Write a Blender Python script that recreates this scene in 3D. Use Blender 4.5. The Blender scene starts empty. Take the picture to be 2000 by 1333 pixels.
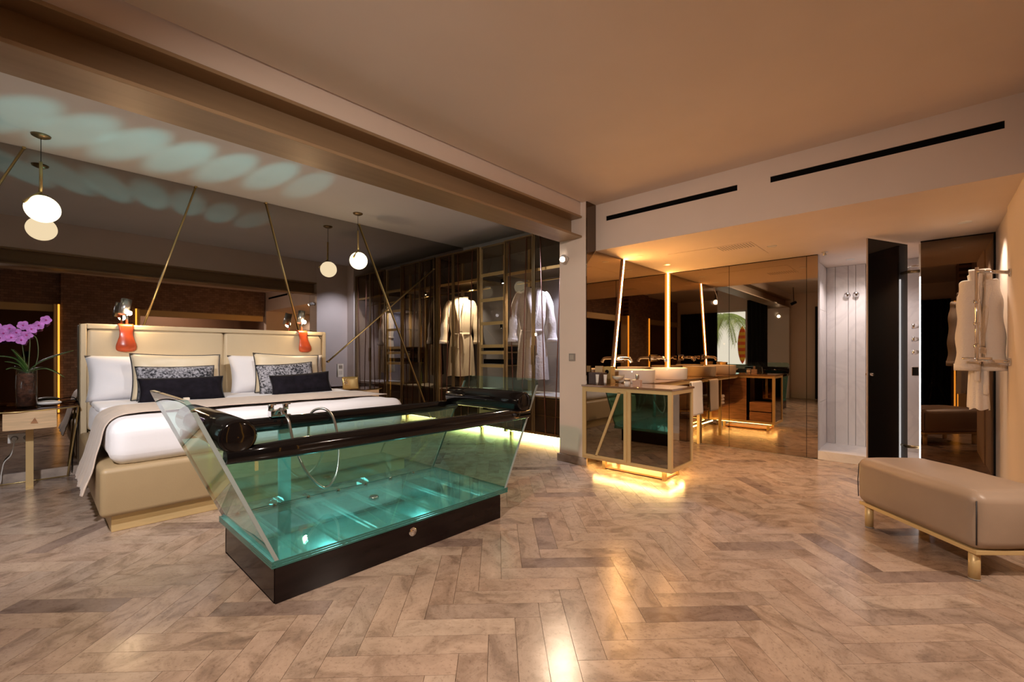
import bpy, bmesh, math, random
from mathutils import Vector, Matrix, noise
random.seed(7)
PI = math.pi
SC = bpy.context.scene
COL = SC.collection
# ------------------------------------------------------------------ camera, world, exposure
F_PX, CX, CY, HC = 868.9, 1000.0, 691.66, 1.2
TH = math.atan2(809.8, F_PX)
cd = bpy.data.cameras.new('camera')
cam = bpy.data.objects.new('camera', cd); COL.objects.link(cam)
cd.sensor_width = 36.0; cd.lens = F_PX / 2000 * 36; cd.shift_y = (CY - 666.5) / 2000
cd.clip_start = 0.02
cam.location = (0, 0, HC); cam.rotation_euler = (PI / 2, 0, TH - PI / 2)
SC.camera = cam
W = bpy.data.worlds.new('World'); SC.world = W; W.use_nodes = True
bg = W.node_tree.nodes['Background']; bg.inputs[0].default_value = (0.86, 0.93, 1.0, 1); bg.inputs[1].default_value = 2.2
vs = SC.view_settings
vs.view_transform = 'Standard'; vs.look = 'None'; vs.exposure = 0.0; vs.gamma = 1.0; vs.use_curve_mapping = False
try:
    cy = SC.cycles
    cy.max_bounces = 14; cy.diffuse_bounces = 4; cy.glossy_bounces = 7; cy.transmission_bounces = 8
    cy.transparent_max_bounces = 24; cy.caustics_reflective = False; cy.caustics_refractive = False
    cy.sample_clamp_indirect = 4.0; cy.use_denoising = True
except Exception:
    pass

def link(o, parent=None):
    COL.objects.link(o)
    if parent is not None: o.parent = parent; o.matrix_parent_inverse = Matrix.Translation(-parent.location)
    return o
def light(name, kind, loc, energy, color, size=0.05, target=None, spot=60, blend=0.5, parent=None, square=False):
    l = bpy.data.lights.new(name, kind); l.energy = energy; l.color = color
    if kind == 'SPOT':
        l.spot_size = math.radians(spot); l.spot_blend = blend; l.shadow_soft_size = size; l.use_square = square
    elif kind == 'POINT': l.shadow_soft_size = size
    else: l.size = size
    o = bpy.data.objects.new(name, l)
    o.location = loc
    if target is not None:
        o.rotation_euler = (Vector(target) - Vector(loc)).to_track_quat('-Z', 'Y').to_euler()
    return link(o, parent)
WARM = (1.0, 0.66, 0.40); WARM2 = (1.0, 0.58, 0.28); COOL = (0.72, 0.78, 1.0); NEUT = (1.0, 0.86, 0.74)
# spot lights of the room, some with fixtures built further down
light('bed_fill_spot', 'SPOT', (-0.55, 2.45, 2.42), 270, (0.97, 0.95, 1.0), 0.05, (0.85, 5.1, 0.5), 85, 0.8)  # fill light added out of view to brighten the bed
light('tub_fill_spot', 'SPOT', (-0.60, 1.10, 2.62), 400, (1.0, 0.83, 0.70), 0.06, (2.2, 2.0, 0.0), 125, 1.0)  # added key light, placed where no lamp is seen
light('closet_fill_spot', 'SPOT', (4.35, 4.35, 3.04), 300, (0.70, 0.78, 1.0), 0.03, (4.42, 3.05, 1.5), 60, 0.9)  # added unseen behind the beam to lighten the partition wall; no fixture
light('lounge_wall_fill', 'SPOT', (2.4, -1.7, 2.5), 320, (1.0, 0.72, 0.5), 0.05, (2.6, -3.2, 1.5), 120, 0.9)  # added to brighten the lounge wall in the mirror; no fixture
light('lounge_spot_light', 'SPOT', (2.8, -1.55, 2.45), 230, (1.0, 0.80, 0.64), 0.05, (3.4, 1.6, 0.2), 120, 0.9)

# ------------------------------------------------------------------ mesh builder
class MB:
    def __init__(s): s.v = []; s.f = []; s.sm = []
    def add(s, vs_, fs, smooth=False):
        n = len(s.v); s.v += [tuple(p) for p in vs_]
        for f in fs: s.f.append([i + n for i in f]); s.sm.append(smooth)
        return s
    def box(s, x0, x1, y0, y1, z0, z1):
        return s.add([(x0,y0,z0),(x1,y0,z0),(x1,y1,z0),(x0,y1,z0),(x0,y0,z1),(x1,y0,z1),(x1,y1,z1),(x0,y1,z1)],
                     [(0,3,2,1),(4,5,6,7),(0,1,5,4),(1,2,6,5),(2,3,7,6),(3,0,4,7)])
    def hexa(s, p):
        return s.add(p, [(0,3,2,1),(4,5,6,7),(0,1,5,4),(1,2,6,5),(2,3,7,6),(3,0,4,7)])
    def prism(s, poly, d):
        n = len(poly); d = Vector(d)
        return s.add([Vector(p) for p in poly] + [Vector(p) + d for p in poly],
                     [tuple(range(n))[::-1], tuple(range(n, 2*n))] + [(i, (i+1) % n, n+(i+1) % n, n+i) for i in range(n)])
    def tube(s, pts, r, n=10, cap=True, smooth=True):
        pts = [Vector(p) for p in pts]; m = len(pts); vs_ = []; up = None
        rs = r if isinstance(r, (list, tuple)) else [r] * m
        for i, p in enumerate(pts):
            t = (pts[min(i+1, m-1)] - pts[max(i-1, 0)]).normalized()
            if up is None: up = Vector((0,0,1)) if abs(t.z) < .9 else Vector((1,0,0))
            a = t.cross(up).normalized(); b = a.cross(t).normalized(); up = b
            for k in range(n):
                q = 2*PI*k/n; vs_.append(p + (a*math.cos(q) + b*math.sin(q))*rs[i])
        fs = [(i*n+k, i*n+(k+1) % n, (i+1)*n+(k+1) % n, (i+1)*n+k) for i in range(m-1) for k in range(n)]
        s.add(vs_, fs, smooth)
        if cap:
            s.add(vs_[:n], [tuple(range(n))[::-1]]); s.add(vs_[-n:], [tuple(range(n))])
        return s
    def cyl(s, p0, p1, r, n=20): return s.tube([p0, p1], r, n)
    def lathe(s, prof, c=(0,0,0), n=28, sx=1, sy=1, smooth=True):
        m = len(prof); vs_ = []
        for r, z in prof:
            for k in range(n):
                q = 2*PI*k/n; vs_.append((c[0]+r*math.cos(q)*sx, c[1]+r*math.sin(q)*sy, c[2]+z))
        return s.add(vs_, [(i*n+k, i*n+(k+1) % n, (i+1)*n+(k+1) % n, (i+1)*n+k) for i in range(m-1) for k in range(n)], smooth)
    def sphere(s, c, r, n=20, m=12, sc=(1,1,1)):
        prof = []
        vs_ = [(c[0]+r*sc[0]*math.sin(PI*i/m)*math.cos(2*PI*k/n), c[1]+r*sc[1]*math.sin(PI*i/m)*math.sin(2*PI*k/n), c[2]+r*sc[2]*math.cos(PI*i/m)) for i in range(m+1) for k in range(n)]
        return s.add(vs_, [(i*n+k, (i+1)*n+k, (i+1)*n+(k+1) % n, i*n+(k+1) % n) for i in range(m) for k in range(n)], True)
    def grid(s, fn, nu, nv, smooth=True, thick=None):
        vs_ = [Vector(fn(i/nu, j/nv)) for i in range(nu+1) for j in range(nv+1)]
        fs = [(i*(nv+1)+j, (i+1)*(nv+1)+j, (i+1)*(nv+1)+j+1, i*(nv+1)+j+1) for i in range(nu) for j in range(nv)]
        return s.add(vs_, fs, smooth)
    def softbox(s, x0, x1, y0, y1, z0, z1, r, n=(8,8,4), namp=0, nsc=3, bulge=0, seed=0):
        bm = bmesh.new(); nx, ny, nz = n
        c = Vector(((x0+x1)/2, (y0+y1)/2, (z0+z1)/2)); h = Vector(((x1-x0)/2, (y1-y0)/2, (z1-z0)/2))
        def lin(k):  # sample positions concentrated at the ends for the rounding
            return lambda nn, hh: sorted(set([-1.0, 1.0] + [round(max(-1, min(1, q)), 5) for j in range(5) for q in (-1+r/hh*j/4, 1-r/hh*j/4)] + [-1+2*i/nn for i in range(nn+1)]))
        L = [lin(0)(n[a], h[a]) for a in range(3)]
        for ax in range(3):
            a, b = [q for q in range(3) if q != ax]
            for sg in (-1, 1):
                idx = {}; vsl = []
                for i, u in enumerate(L[a]):
                    for j, w in enumerate(L[b]):
                        p = Vector((0,0,0)); p[ax] = sg*h[ax]; p[a] = u*h[a]; p[b] = w*h[b]
                        q = Vector([max(-(h[d]-r), min(h[d]-r, p[d])) for d in range(3)])
                        d = p - q
                        if d.length > 1e-9: d = d.normalized()*r
                        p2 = q + d
                        if bulge:
                            k = bulge*max(0, 1-(p[a]/h[a])**2)*max(0, 1-(p[b]/h[b])**2); p2[ax] += sg*k
                        if namp:
                            nn = d.normalized() if d.length > 1e-9 else Vector([sg if q_ == ax else 0 for q_ in range(3)])
                            p2 += nn*namp*noise.noise((p2+c)*nsc + Vector((seed*7.1, 0, 0)))
                        idx[(i, j)] = len(vsl); vsl.append(p2 + c)
                fs = []
                for i in range(len(L[a])-1):
                    for j in range(len(L[b])-1):
                        f = [idx[(i,j)], idx[(i+1,j)], idx[(i+1,j+1)], idx[(i,j+1)]]
                        if (sg > 0) == (ax == 1): f.reverse()
                        fs.append(f)
                s.add(vsl, fs, True)
        bm.free(); return s
    def xf(s, M):
        s.v = [tuple(M @ Vector(p)) for p in s.v]; return s
    def mesh(s, name, weld=True):
        me = bpy.data.meshes.new(name); me.from_pydata(s.v, [], s.f); me.update()
        me.polygons.foreach_set('use_smooth', s.sm)
        if weld:
            bm = bmesh.new(); bm.from_mesh(me); bmesh.ops.remove_doubles(bm, verts=bm.verts, dist=1e-5)
            bmesh.ops.recalc_face_normals(bm, faces=bm.faces); bm.to_mesh(me); bm.free()
        return me
    def out(s, name, m, parent=None, bevel=0, label=None, cat=None, group=None, kind=None, weld=True, solid=0):
        o = bpy.data.objects.new(name, s.mesh(name, weld)); o.data.materials.append(m)
        link(o, parent)
        if solid:
            md = o.modifiers.new('solid', 'SOLIDIFY'); md.thickness = solid; md.offset = 0
        if bevel:
            md = o.modifiers.new('bevel', 'BEVEL'); md.width = bevel; md.segments = 2; md.limit_method = 'ANGLE'; md.angle_limit = 0.7
        return tag(o, label, cat, group, kind)
def tag(o, label=None, cat=None, group=None, kind=None):
    if label: o['label'] = label
    if cat: o['category'] = cat
    if group: o['group'] = group
    if kind: o['kind'] = kind
    return o
def thing(name, loc, label, cat, group=None, kind=None):
    o = bpy.data.objects.new(name, None); o.empty_display_size = 0.1; o.location = loc; COL.objects.link(o)
    return tag(o, label, cat, group, kind)
def B(x0, x1, y0, y1, z0, z1): return MB().box(x0, x1, y0, y1, z0, z1)
def struct(name, mb, m, parent=None, bevel=0): return mb.out(name, m, parent, bevel, kind=None if parent else 'structure')
def frame_x(x0, x1, y0, y1, z0, z1, w, h):
    """rectangular frame in a plane of constant x: two uprights, two rails between them"""
    return MB().box(x0, x1, y0, y0+w, z0, z1).box(x0, x1, y1-w, y1, z0, z1).box(x0, x1, y0+w, y1-w, z0, z0+h).box(x0, x1, y0+w, y1-w, z1-h, z1)
def smooth_path(pts, k=6):
    pts = [Vector(p) for p in pts]; out = []
    for i in range(len(pts)-1):
        p0 = pts[max(i-1, 0)]; p1 = pts[i]; p2 = pts[i+1]; p3 = pts[min(i+2, len(pts)-1)]
        for j in range(k):
            t = j/k
            out.append(0.5*((2*p1)+(p2-p0)*t+(2*p0-5*p1+4*p2-p3)*t*t+(3*p1-p0-3*p2+p3)*t**3))
    out.append(pts[-1]); return out

# ------------------------------------------------------------------ materials
MATS = {}
def nt(name):
    m = bpy.data.materials.new(name); m.use_nodes = True
    t = m.node_tree; p = t.nodes['Principled BSDF']; MATS[name] = m
    return m, t, p
def pbr(name, col, rough=0.5, metal=0.0, var=0.0, nsc=8, bump=0.0, bsc=40, spec=0.5, stretch=None, sheen=0, coat=0, emis=None, estr=0):
    m, t, p = nt(name)
    p.inputs['Base Color'].default_value = (*col, 1); p.inputs['Roughness'].default_value = rough
    p.inputs['Metallic'].default_value = metal; p.inputs['Specular IOR Level'].default_value = spec
    if sheen: p.inputs['Sheen Weight'].default_value = sheen
    if coat: p.inputs['Coat Weight'].default_value = coat; p.inputs['Coat Roughness'].default_value = 0.05
    if emis: p.inputs['Emission Color'].default_value = (*emis, 1); p.inputs['Emission Strength'].default_value = estr
    if var or bump:
        tc = t.nodes.new('ShaderNodeTexCoord'); mp = t.nodes.new('ShaderNodeMapping')
        t.links.new(tc.outputs['Object'], mp.inputs['Vector'])
        if stretch: mp.inputs['Scale'].default_value = stretch
        if var:
            n = t.nodes.new('ShaderNodeTexNoise'); n.inputs['Scale'].default_value = nsc; n.inputs['Detail'].default_value = 5
            t.links.new(mp.outputs[0], n.inputs['Vector'])
            r = t.nodes.new('ShaderNodeValToRGB'); r.color_ramp.elements[0].position = .3; r.color_ramp.elements[1].position = .7
            r.color_ramp.elements[0].color = (*[c*(1-var) for c in col], 1); r.color_ramp.elements[1].color = (*[min(1, c*(1+var)) for c in col], 1)
            t.links.new(n.outputs['Fac'], r.inputs[0]); t.links.new(r.outputs[0], p.inputs['Base Color'])
        if bump:
            n2 = t.nodes.new('ShaderNodeTexNoise'); n2.inputs['Scale'].default_value = bsc; n2.inputs['Detail'].default_value = 4
            t.links.new(mp.outputs[0], n2.inputs['Vector'])
            b = t.nodes.new('ShaderNodeBump'); b.inputs['Strength'].default_value = bump; b.inputs['Distance'].default_value = 0.01
            t.links.new(n2.outputs['Fac'], b.inputs['Height']); t.links.new(b.outputs[0], p.inputs['Normal'])
    return m
def emit(name, col, s):
    m, t, p = nt(name); t.nodes.remove(p)
    e = t.nodes.new('ShaderNodeEmission'); e.inputs[0].default_value = (*col, 1); e.inputs[1].default_value = s
    t.links.new(e.outputs[0], t.nodes['Material Output'].inputs[0]); return m
def glass(name, tint, ior=1.5, refl=(1,1,1), body=None, bw=0.0, rough=0.0):
    """thin architectural glass: tinted see-through, mirror sheen by Fresnel, optional milky body"""
    m, t, p = nt(name); t.nodes.remove(p)
    tr = t.nodes.new('ShaderNodeBsdfTransparent'); tr.inputs[0].default_value = (*tint, 1)
    gl = t.nodes.new('ShaderNodeBsdfGlossy'); gl.inputs[0].default_value = (*refl, 1); gl.inputs['Roughness'].default_value = rough
    fr = t.nodes.new('ShaderNodeFresnel'); fr.inputs[0].default_value = ior
    mx = t.nodes.new('ShaderNodeMixShader'); ge = t.nodes.new('ShaderNodeNewGeometry')
    mu = t.nodes.new('ShaderNodeMath'); mu.operation = 'MULTIPLY_ADD'; mu.inputs[1].default_value = -1; mu.inputs[2].default_value = 1
    t.links.new(ge.outputs['Backfacing'], mu.inputs[0])
    m3 = t.nodes.new('ShaderNodeMath'); m3.operation = 'MULTIPLY'; t.links.new(fr.outputs[0], m3.inputs[0]); t.links.new(mu.outputs[0], m3.inputs[1])
    t.links.new(m3.outputs[0], mx.inputs[0])
    src = tr
    if body:
        df = t.nodes.new('ShaderNodeBsdfDiffuse'); df.inputs[0].default_value = (*body, 1)
        m2 = t.nodes.new('ShaderNodeMixShader'); m2.inputs[0].default_value = bw
        t.links.new(tr.outputs[0], m2.inputs[1]); t.links.new(df.outputs[0], m2.inputs[2]); src = m2
    t.links.new(src.outputs[0], mx.inputs[1]); t.links.new(gl.outputs[0], mx.inputs[2])
    t.links.new(mx.outputs[0], t.nodes['Material Output'].inputs[0]); return m

PLASTER = pbr('plaster', (0.78, 0.665, 0.58), 0.85, var=0.03, nsc=2)
PLASTERW = pbr('plaster_white', (0.74, 0.715, 0.71), 0.8, var=0.02, nsc=2)
BEAM = pbr('bronze_painted_steel', (0.37, 0.26, 0.155), 0.4, 0.3, var=0.08, nsc=3, stretch=(0.3, 6, 6))
BRASS = pbr('satin_brass', (0.62, 0.47, 0.21), 0.32, 0.85)
BRASSP = pbr('brass_painted_frame', (0.68, 0.495, 0.235), 0.4, 0.3)
BRASSD = pbr('dark_brass', (0.26, 0.18, 0.09), 0.35, 0.8)
CHROME = pbr('chrome', (0.75, 0.75, 0.77), 0.08, 1.0)
STEEL = pbr('brushed_steel', (0.55, 0.54, 0.52), 0.3, 1.0)
BLACK = pbr('black_void', (0.004, 0.004, 0.004), 0.9, spec=0.1)
BLACKGL = pbr('black_gloss_glass', (0.006, 0.006, 0.006), 0.04, spec=0.25)
BLACKLAC = pbr('black_lacquer_roll', (0.005, 0.004, 0.004), 0.09, spec=0.38, bump=0.12, bsc=5)
EBONY = pbr('dark_lacquered_wood', (0.012, 0.007, 0.0065), 0.12, var=0.3, nsc=4, spec=0.22, stretch=(1, 1, 6))
MIRG = pbr('grey_tinted_mirror', (0.34, 0.31, 0.295), 0.012, 1.0)
MIRB = pbr('bronze_tinted_mirror', (0.47, 0.38, 0.285), 0.012, 1.0)
MIRD = pbr('dark_tinted_mirror', (0.17, 0.125, 0.095), 0.012, 1.0)
MIRC = pbr('cabinet_mirror_glass', (0.30, 0.235, 0.17), 0.02, 1.0)
CREAML = pbr('cream_leather', (0.66, 0.535, 0.345), 0.42, var=0.04, nsc=3, bump=0.05, bsc=120, spec=0.4)
TANL = pbr('tan_leather', (0.38, 0.272, 0.145), 0.45, var=0.05, nsc=3, bump=0.05, bsc=140)
BENCHL = pbr('taupe_leather', (0.34, 0.245, 0.175), 0.4, var=0.05, nsc=4, bump=0.06, bsc=220, spec=0.4)
WHITEF = pbr('white_cotton', (0.83, 0.81, 0.82), 0.9, bump=0.25, bsc=6, sheen=0.2)
BEIGEF = pbr('beige_silk', (0.55, 0.44, 0.35), 0.55, var=0.07, nsc=25, bump=0.35, bsc=26, sheen=0.3, stretch=(1, 1, .3))
CREAMF = pbr('cream_satin', (0.82, 0.675, 0.45), 0.4, var=0.05, nsc=5, bump=0.15, bsc=9, sheen=0.3)
DARKV = pbr('dark_velvet', (0.008, 0.006, 0.010), 0.85, var=0.5, nsc=18, bump=0.2, bsc=30, spec=0.2)
PIPING = pbr('black_piping', (0.02, 0.018, 0.02), 0.6)
ROBE = pbr('cream_towelling', (0.78, 0.68, 0.56), 0.95, bump=0.5, bsc=70, sheen=0.3)
ROBEW = pbr('pale_pile_robe', (0.72, 0.68, 0.70), 0.95, bump=0.9, bsc=38, sheen=0.3)
TERRY = pbr('white_terry', (0.80, 0.74, 0.68), 0.95, bump=0.5, bsc=120, sheen=0.3)
REDL = pbr('orange_red_leather', (0.50, 0.075, 0.022), 0.28, var=0.25, nsc=9, spec=0.6)
CERAM = pbr('white_ceramic', (0.85, 0.82, 0.78), 0.12)
PLAST = pbr('white_plastic', (0.78, 0.76, 0.72), 0.35)
GREYP = pbr('grey_plastic', (0.30, 0.27, 0.24), 0.35)
WOODL = pbr('blond_wood', (0.72, 0.50, 0.29), 0.38, var=0.14, nsc=5, stretch=(1.2, 1, 12))
WOODM = pbr('walnut_wood', (0.36, 0.17, 0.075), 0.4, var=0.3, nsc=5, stretch=(1, 1.2, 11))
WOODR = pbr('reddish_brown_bar', (0.17, 0.06, 0.03), 0.4, 0.3)
COUNTER = pbr('bronze_glass_counter', (0.22, 0.13, 0.075), 0.05, spec=0.7, coat=0.5)
TEAL = glass('teal_glass', (0.765, 0.945, 0.925))
TEALS = glass('teal_slab_glass', (0.90, 0.975, 0.97), body=(0.34, 0.74, 0.74), bw=0.13)
TEALB = glass('teal_coated_rear_glass', (0.69, 0.935, 0.925), ior=3.6, refl=(.80, 1, .97))
TEALE = pbr('teal_glass_edge', (0.035, 0.15, 0.13), 0.12)
TEALR = glass('frosted_teal_rib', (0.80, 0.96, 0.95), body=(0.75, 0.98, 0.96), bw=0.75)
GEDGE = pbr('ground_glass_edge', (.30, .36, .36), .3)
CLEAR = glass('clear_glass', (0.94, 0.95, 0.93))
SMOKE = glass('smoked_glass', (0.87, 0.82, 0.74), refl=(0.9, 0.85, 0.8))
BRGL = glass('bronze_reflective_glass', (0.50, 0.40, 0.30), ior=2.4, refl=(0.75, 0.66, 0.55))
TOPGL = glass('bronze_table_glass', (0.55, 0.42, 0.28), ior=1.8)
GLOBE = emit('globe_glow', (1.0, 0.86, 0.56), 2.6)
BULB = emit('bulb_glow', (1.0, 0.72, 0.36), 45)
SPOTB = emit('spot_bulb', (1.0, 0.85, 0.66), 30)
SPOTC = emit('cool_spot_bulb', (0.86, 0.88, 1.0), 30)
LEDO = emit('orange_led', (1.0, 0.47, 0.13), 230)
LEDG = emit('orange_led_halo', (1.0, 0.36, 0.05), 1.7)  # emissive colour for the painted glow around the LED cores
LEDA = emit('amber_edge_led', (1.0, 0.42, 0.05), 5.0)
LEDY = emit('yellow_led', (1.0, 0.62, 0.19), 80)
LEDK = emit('kick_led', (1.0, 0.66, 0.24), 22)
LEDW = emit('white_led', (1.0, 0.95, 0.92), 7)
LEAF = pbr('orchid_leaf', (0.055, 0.12, 0.025), 0.3, var=0.2, nsc=9)
STEMG = pbr('orchid_stem', (0.10, 0.13, 0.05), 0.5)
PETAL = pbr('orchid_petal', (0.56, 0.20, 0.60), 0.55, var=0.4, nsc=22)
PETALC = pbr('orchid_lip', (0.42, 0.02, 0.22), 0.5)
SOIL = pbr('bark_soil', (0.10, 0.035, 0.02), 0.9, var=0.6, nsc=40, bump=0.8, bsc=60)
GOLDF = pbr('gold_foil', (0.72, 0.52, 0.20), 0.25, 0.7, bump=0.3, bsc=8)
STONE = pbr('stone_skirting', (0.42, 0.34, 0.28), 0.3, var=0.3, nsc=9)
CURT = pbr('black_curtain', (0.006, 0.006, 0.007), 0.9)
BROWNW = pbr('brown_wall', (0.20, 0.115, 0.075), 0.6)

def speckle():
    m, t, p = nt('grey_speckled_fur'); p.inputs['Roughness'].default_value = 0.9
    tc = t.nodes.new('ShaderNodeTexCoord')
    n = t.nodes.new('ShaderNodeTexNoise'); n.inputs['Scale'].default_value = 55; n.inputs['Detail'].default_value = 2
    n2 = t.nodes.new('ShaderNodeTexNoise'); n2.inputs['Scale'].default_value = 7
    t.links.new(tc.outputs['Object'], n.inputs['Vector']); t.links.new(tc.outputs['Object'], n2.inputs['Vector'])
    a = t.nodes.new('ShaderNodeMath'); a.operation = 'MULTIPLY_ADD'; a.inputs[1].default_value = .5
    t.links.new(n2.outputs['Fac'], a.inputs[0]); t.links.new(n.outputs['Fac'], a.inputs[2])
    r = t.nodes.new('ShaderNodeValToRGB'); r.color_ramp.elements[0].position = .62; r.color_ramp.elements[1].position = .86
    r.color_ramp.elements[0].color = (0.02, 0.02, 0.025, 1); r.color_ramp.elements[1].color = (0.42, 0.41, 0.44, 1)
    t.links.new(a.outputs[0], r.inputs[0]); t.links.new(r.outputs[0], p.inputs['Base Color'])
    return m
FUR = speckle()
def marble():
    m, t, p = nt('white_marble'); p.inputs['Roughness'].default_value = 0.35
    tc = t.nodes.new('ShaderNodeTexCoord')
    n = t.nodes.new('ShaderNodeTexNoise'); n.inputs['Scale'].default_value = 2.2; n.inputs['Detail'].default_value = 9; n.inputs['Distortion'].default_value = 1.4
    t.links.new(tc.outputs['Object'], n.inputs['Vector'])
    r = t.nodes.new('ShaderNodeValToRGB'); e = r.color_ramp.elements
    e[0].position = .44; e[0].color = (0.74, 0.71, 0.70, 1); e[1].position = .56; e[1].color = (0.76, 0.73, 0.72, 1)
    k = e.new(.50); k.color = (0.69, 0.66, 0.655, 1)
    t.links.new(n.outputs['Fac'], r.inputs[0]); t.links.new(r.outputs[0], p.inputs['Base Color']); return m
MARBLE = marble()
def travertine(name, island):
    m, t, p = nt(name)
    if island:
        g = t.nodes.new('ShaderNodeNewGeometry'); rnd = g.outputs['Random Per Island']; vec = g.outputs['Position']
    else:
        oi = t.nodes.new('ShaderNodeObjectInfo'); rnd = oi.outputs['Random']
        vec = t.nodes.new('ShaderNodeTexCoord').outputs['Object']
    off = t.nodes.new('ShaderNodeMath'); off.operation = 'MULTIPLY'; off.inputs[1].default_value = 91.7
    t.links.new(rnd, off.inputs[0])
    va = t.nodes.new('ShaderNodeVectorMath'); va.operation = 'ADD'; t.links.new(vec, va.inputs[0]); t.links.new(off.outputs[0], va.inputs[1])
    mp = t.nodes.new('ShaderNodeMapping'); mp.inputs['Scale'].default_value = (2.4, 3.0, 1) if not island else (2.7, 2.7, 1); t.links.new(va.outputs[0], mp.inputs[0])
    n1 = t.nodes.new('ShaderNodeTexNoise'); n1.inputs['Scale'].default_value = 2.0; n1.inputs['Detail'].default_value = 8; n1.inputs['Roughness'].default_value = .62; n1.inputs['Distortion'].default_value = 1.1
    n2 = t.nodes.new('ShaderNodeTexNoise'); n2.inputs['Scale'].default_value = 24; n2.inputs['Detail'].default_value = 6; n2.inputs['Roughness'].default_value = .75
    t.links.new(mp.outputs[0], n1.inputs['Vector']); t.links.new(mp.outputs[0], n2.inputs['Vector'])
    base = t.nodes.new('ShaderNodeValToRGB'); base.color_ramp.interpolation = 'LINEAR'; e = base.color_ramp.elements
    cols = [(0.0, (0.355, 0.258, 0.196)), (.2, (0.385, 0.285, 0.218)), (.4, (0.36, 0.278, 0.222)), (.6, (0.40, 0.298, 0.225)), (.8, (0.345, 0.264, 0.209)), (.9, (0.425, 0.33, 0.256)), (.95, (0.245, 0.18, 0.147)), (1, (0.205, 0.153, 0.13))]
    e[0].position = 0; e[0].color = (*cols[0][1], 1); e[1].position = 1; e[1].color = (*cols[-1][1], 1)
    for q, c in cols[1:-1]: k = e.new(q); k.color = (*c, 1)
    t.links.new(rnd, base.inputs[0])
    vein = t.nodes.new('ShaderNodeValToRGB'); e = vein.color_ramp.elements
    e[0].position = .26; e[0].color = (0.52, 0.49, 0.48, 1); e[1].position = .72; e[1].color = (1.26, 1.25, 1.24, 1)
    k = e.new(.50); k.color = (1.0, 0.98, 0.96, 1); k = e.new(.40); k.color = (0.76, 0.72, 0.69, 1)
    t.links.new(n1.outputs['Fac'], vein.inputs[0])
    sp = t.nodes.new('ShaderNodeValToRGB'); e = sp.color_ramp.elements
    e[0].position = .34; e[0].color = (0.50, 0.45, 0.42, 1); e[1].position = .47; e[1].color = (1.06, 1.05, 1.04, 1)
    t.links.new(n2.outputs['Fac'], sp.inputs[0])
    m1 = t.nodes.new('ShaderNodeMix'); m1.data_type = 'RGBA'; m1.blend_type = 'MULTIPLY'; m1.inputs[0].default_value = 1
    m2 = t.nodes.new('ShaderNodeMix'); m2.data_type = 'RGBA'; m2.blend_type = 'MULTIPLY'; m2.inputs[0].default_value = .55
    t.links.new(base.outputs[0], m1.inputs[6]); t.links.new(vein.outputs[0], m1.inputs[7])
    t.links.new(m1.outputs[2], m2.inputs[6]); t.links.new(sp.outputs[0], m2.inputs[7]); t.links.new(m2.outputs[2], p.inputs['Base Color'])
    p.inputs['Roughness'].default_value = 0.21; p.inputs['Specular IOR Level'].default_value = 0.55
    b = t.nodes.new('ShaderNodeBump'); b.inputs['Strength'].default_value = .05; b.inputs['Distance'].default_value = .004
    t.links.new(n2.outputs['Fac'], b.inputs['Height']); t.links.new(b.outputs[0], p.inputs['Normal'])
    return m
TRAV = travertine('travertine_tile', False); TRAVI = travertine('travertine_tile_field', True)
GROUT = pbr('grout', (0.62, 0.52, 0.43), 0.8)
def wallpaper():
    m, t, p = nt('brown_end_grain_wallpaper'); p.inputs['Roughness'].default_value = 0.6
    tc = t.nodes.new('ShaderNodeTexCoord'); mp = t.nodes.new('ShaderNodeMapping'); mp.inputs['Rotation'].default_value = (PI/2, 0, 0)
    t.links.new(tc.outputs['Object'], mp.inputs[0])
    br = t.nodes.new('ShaderNodeTexBrick'); br.inputs['Scale'].default_value = 5; br.inputs['Color1'].default_value = (0.18, 0.105, 0.07, 1); br.inputs['Color2'].default_value = (0.30, 0.185, 0.13, 1)
    br.inputs['Mortar'].default_value = (0.06, 0.03, 0.02, 1); br.inputs['Mortar Size'].default_value = 0.012
    t.links.new(mp.outputs[0], br.inputs[0]); t.links.new(br.outputs[0], p.inputs['Base Color']); return m
PAPER = wallpaper()

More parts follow.
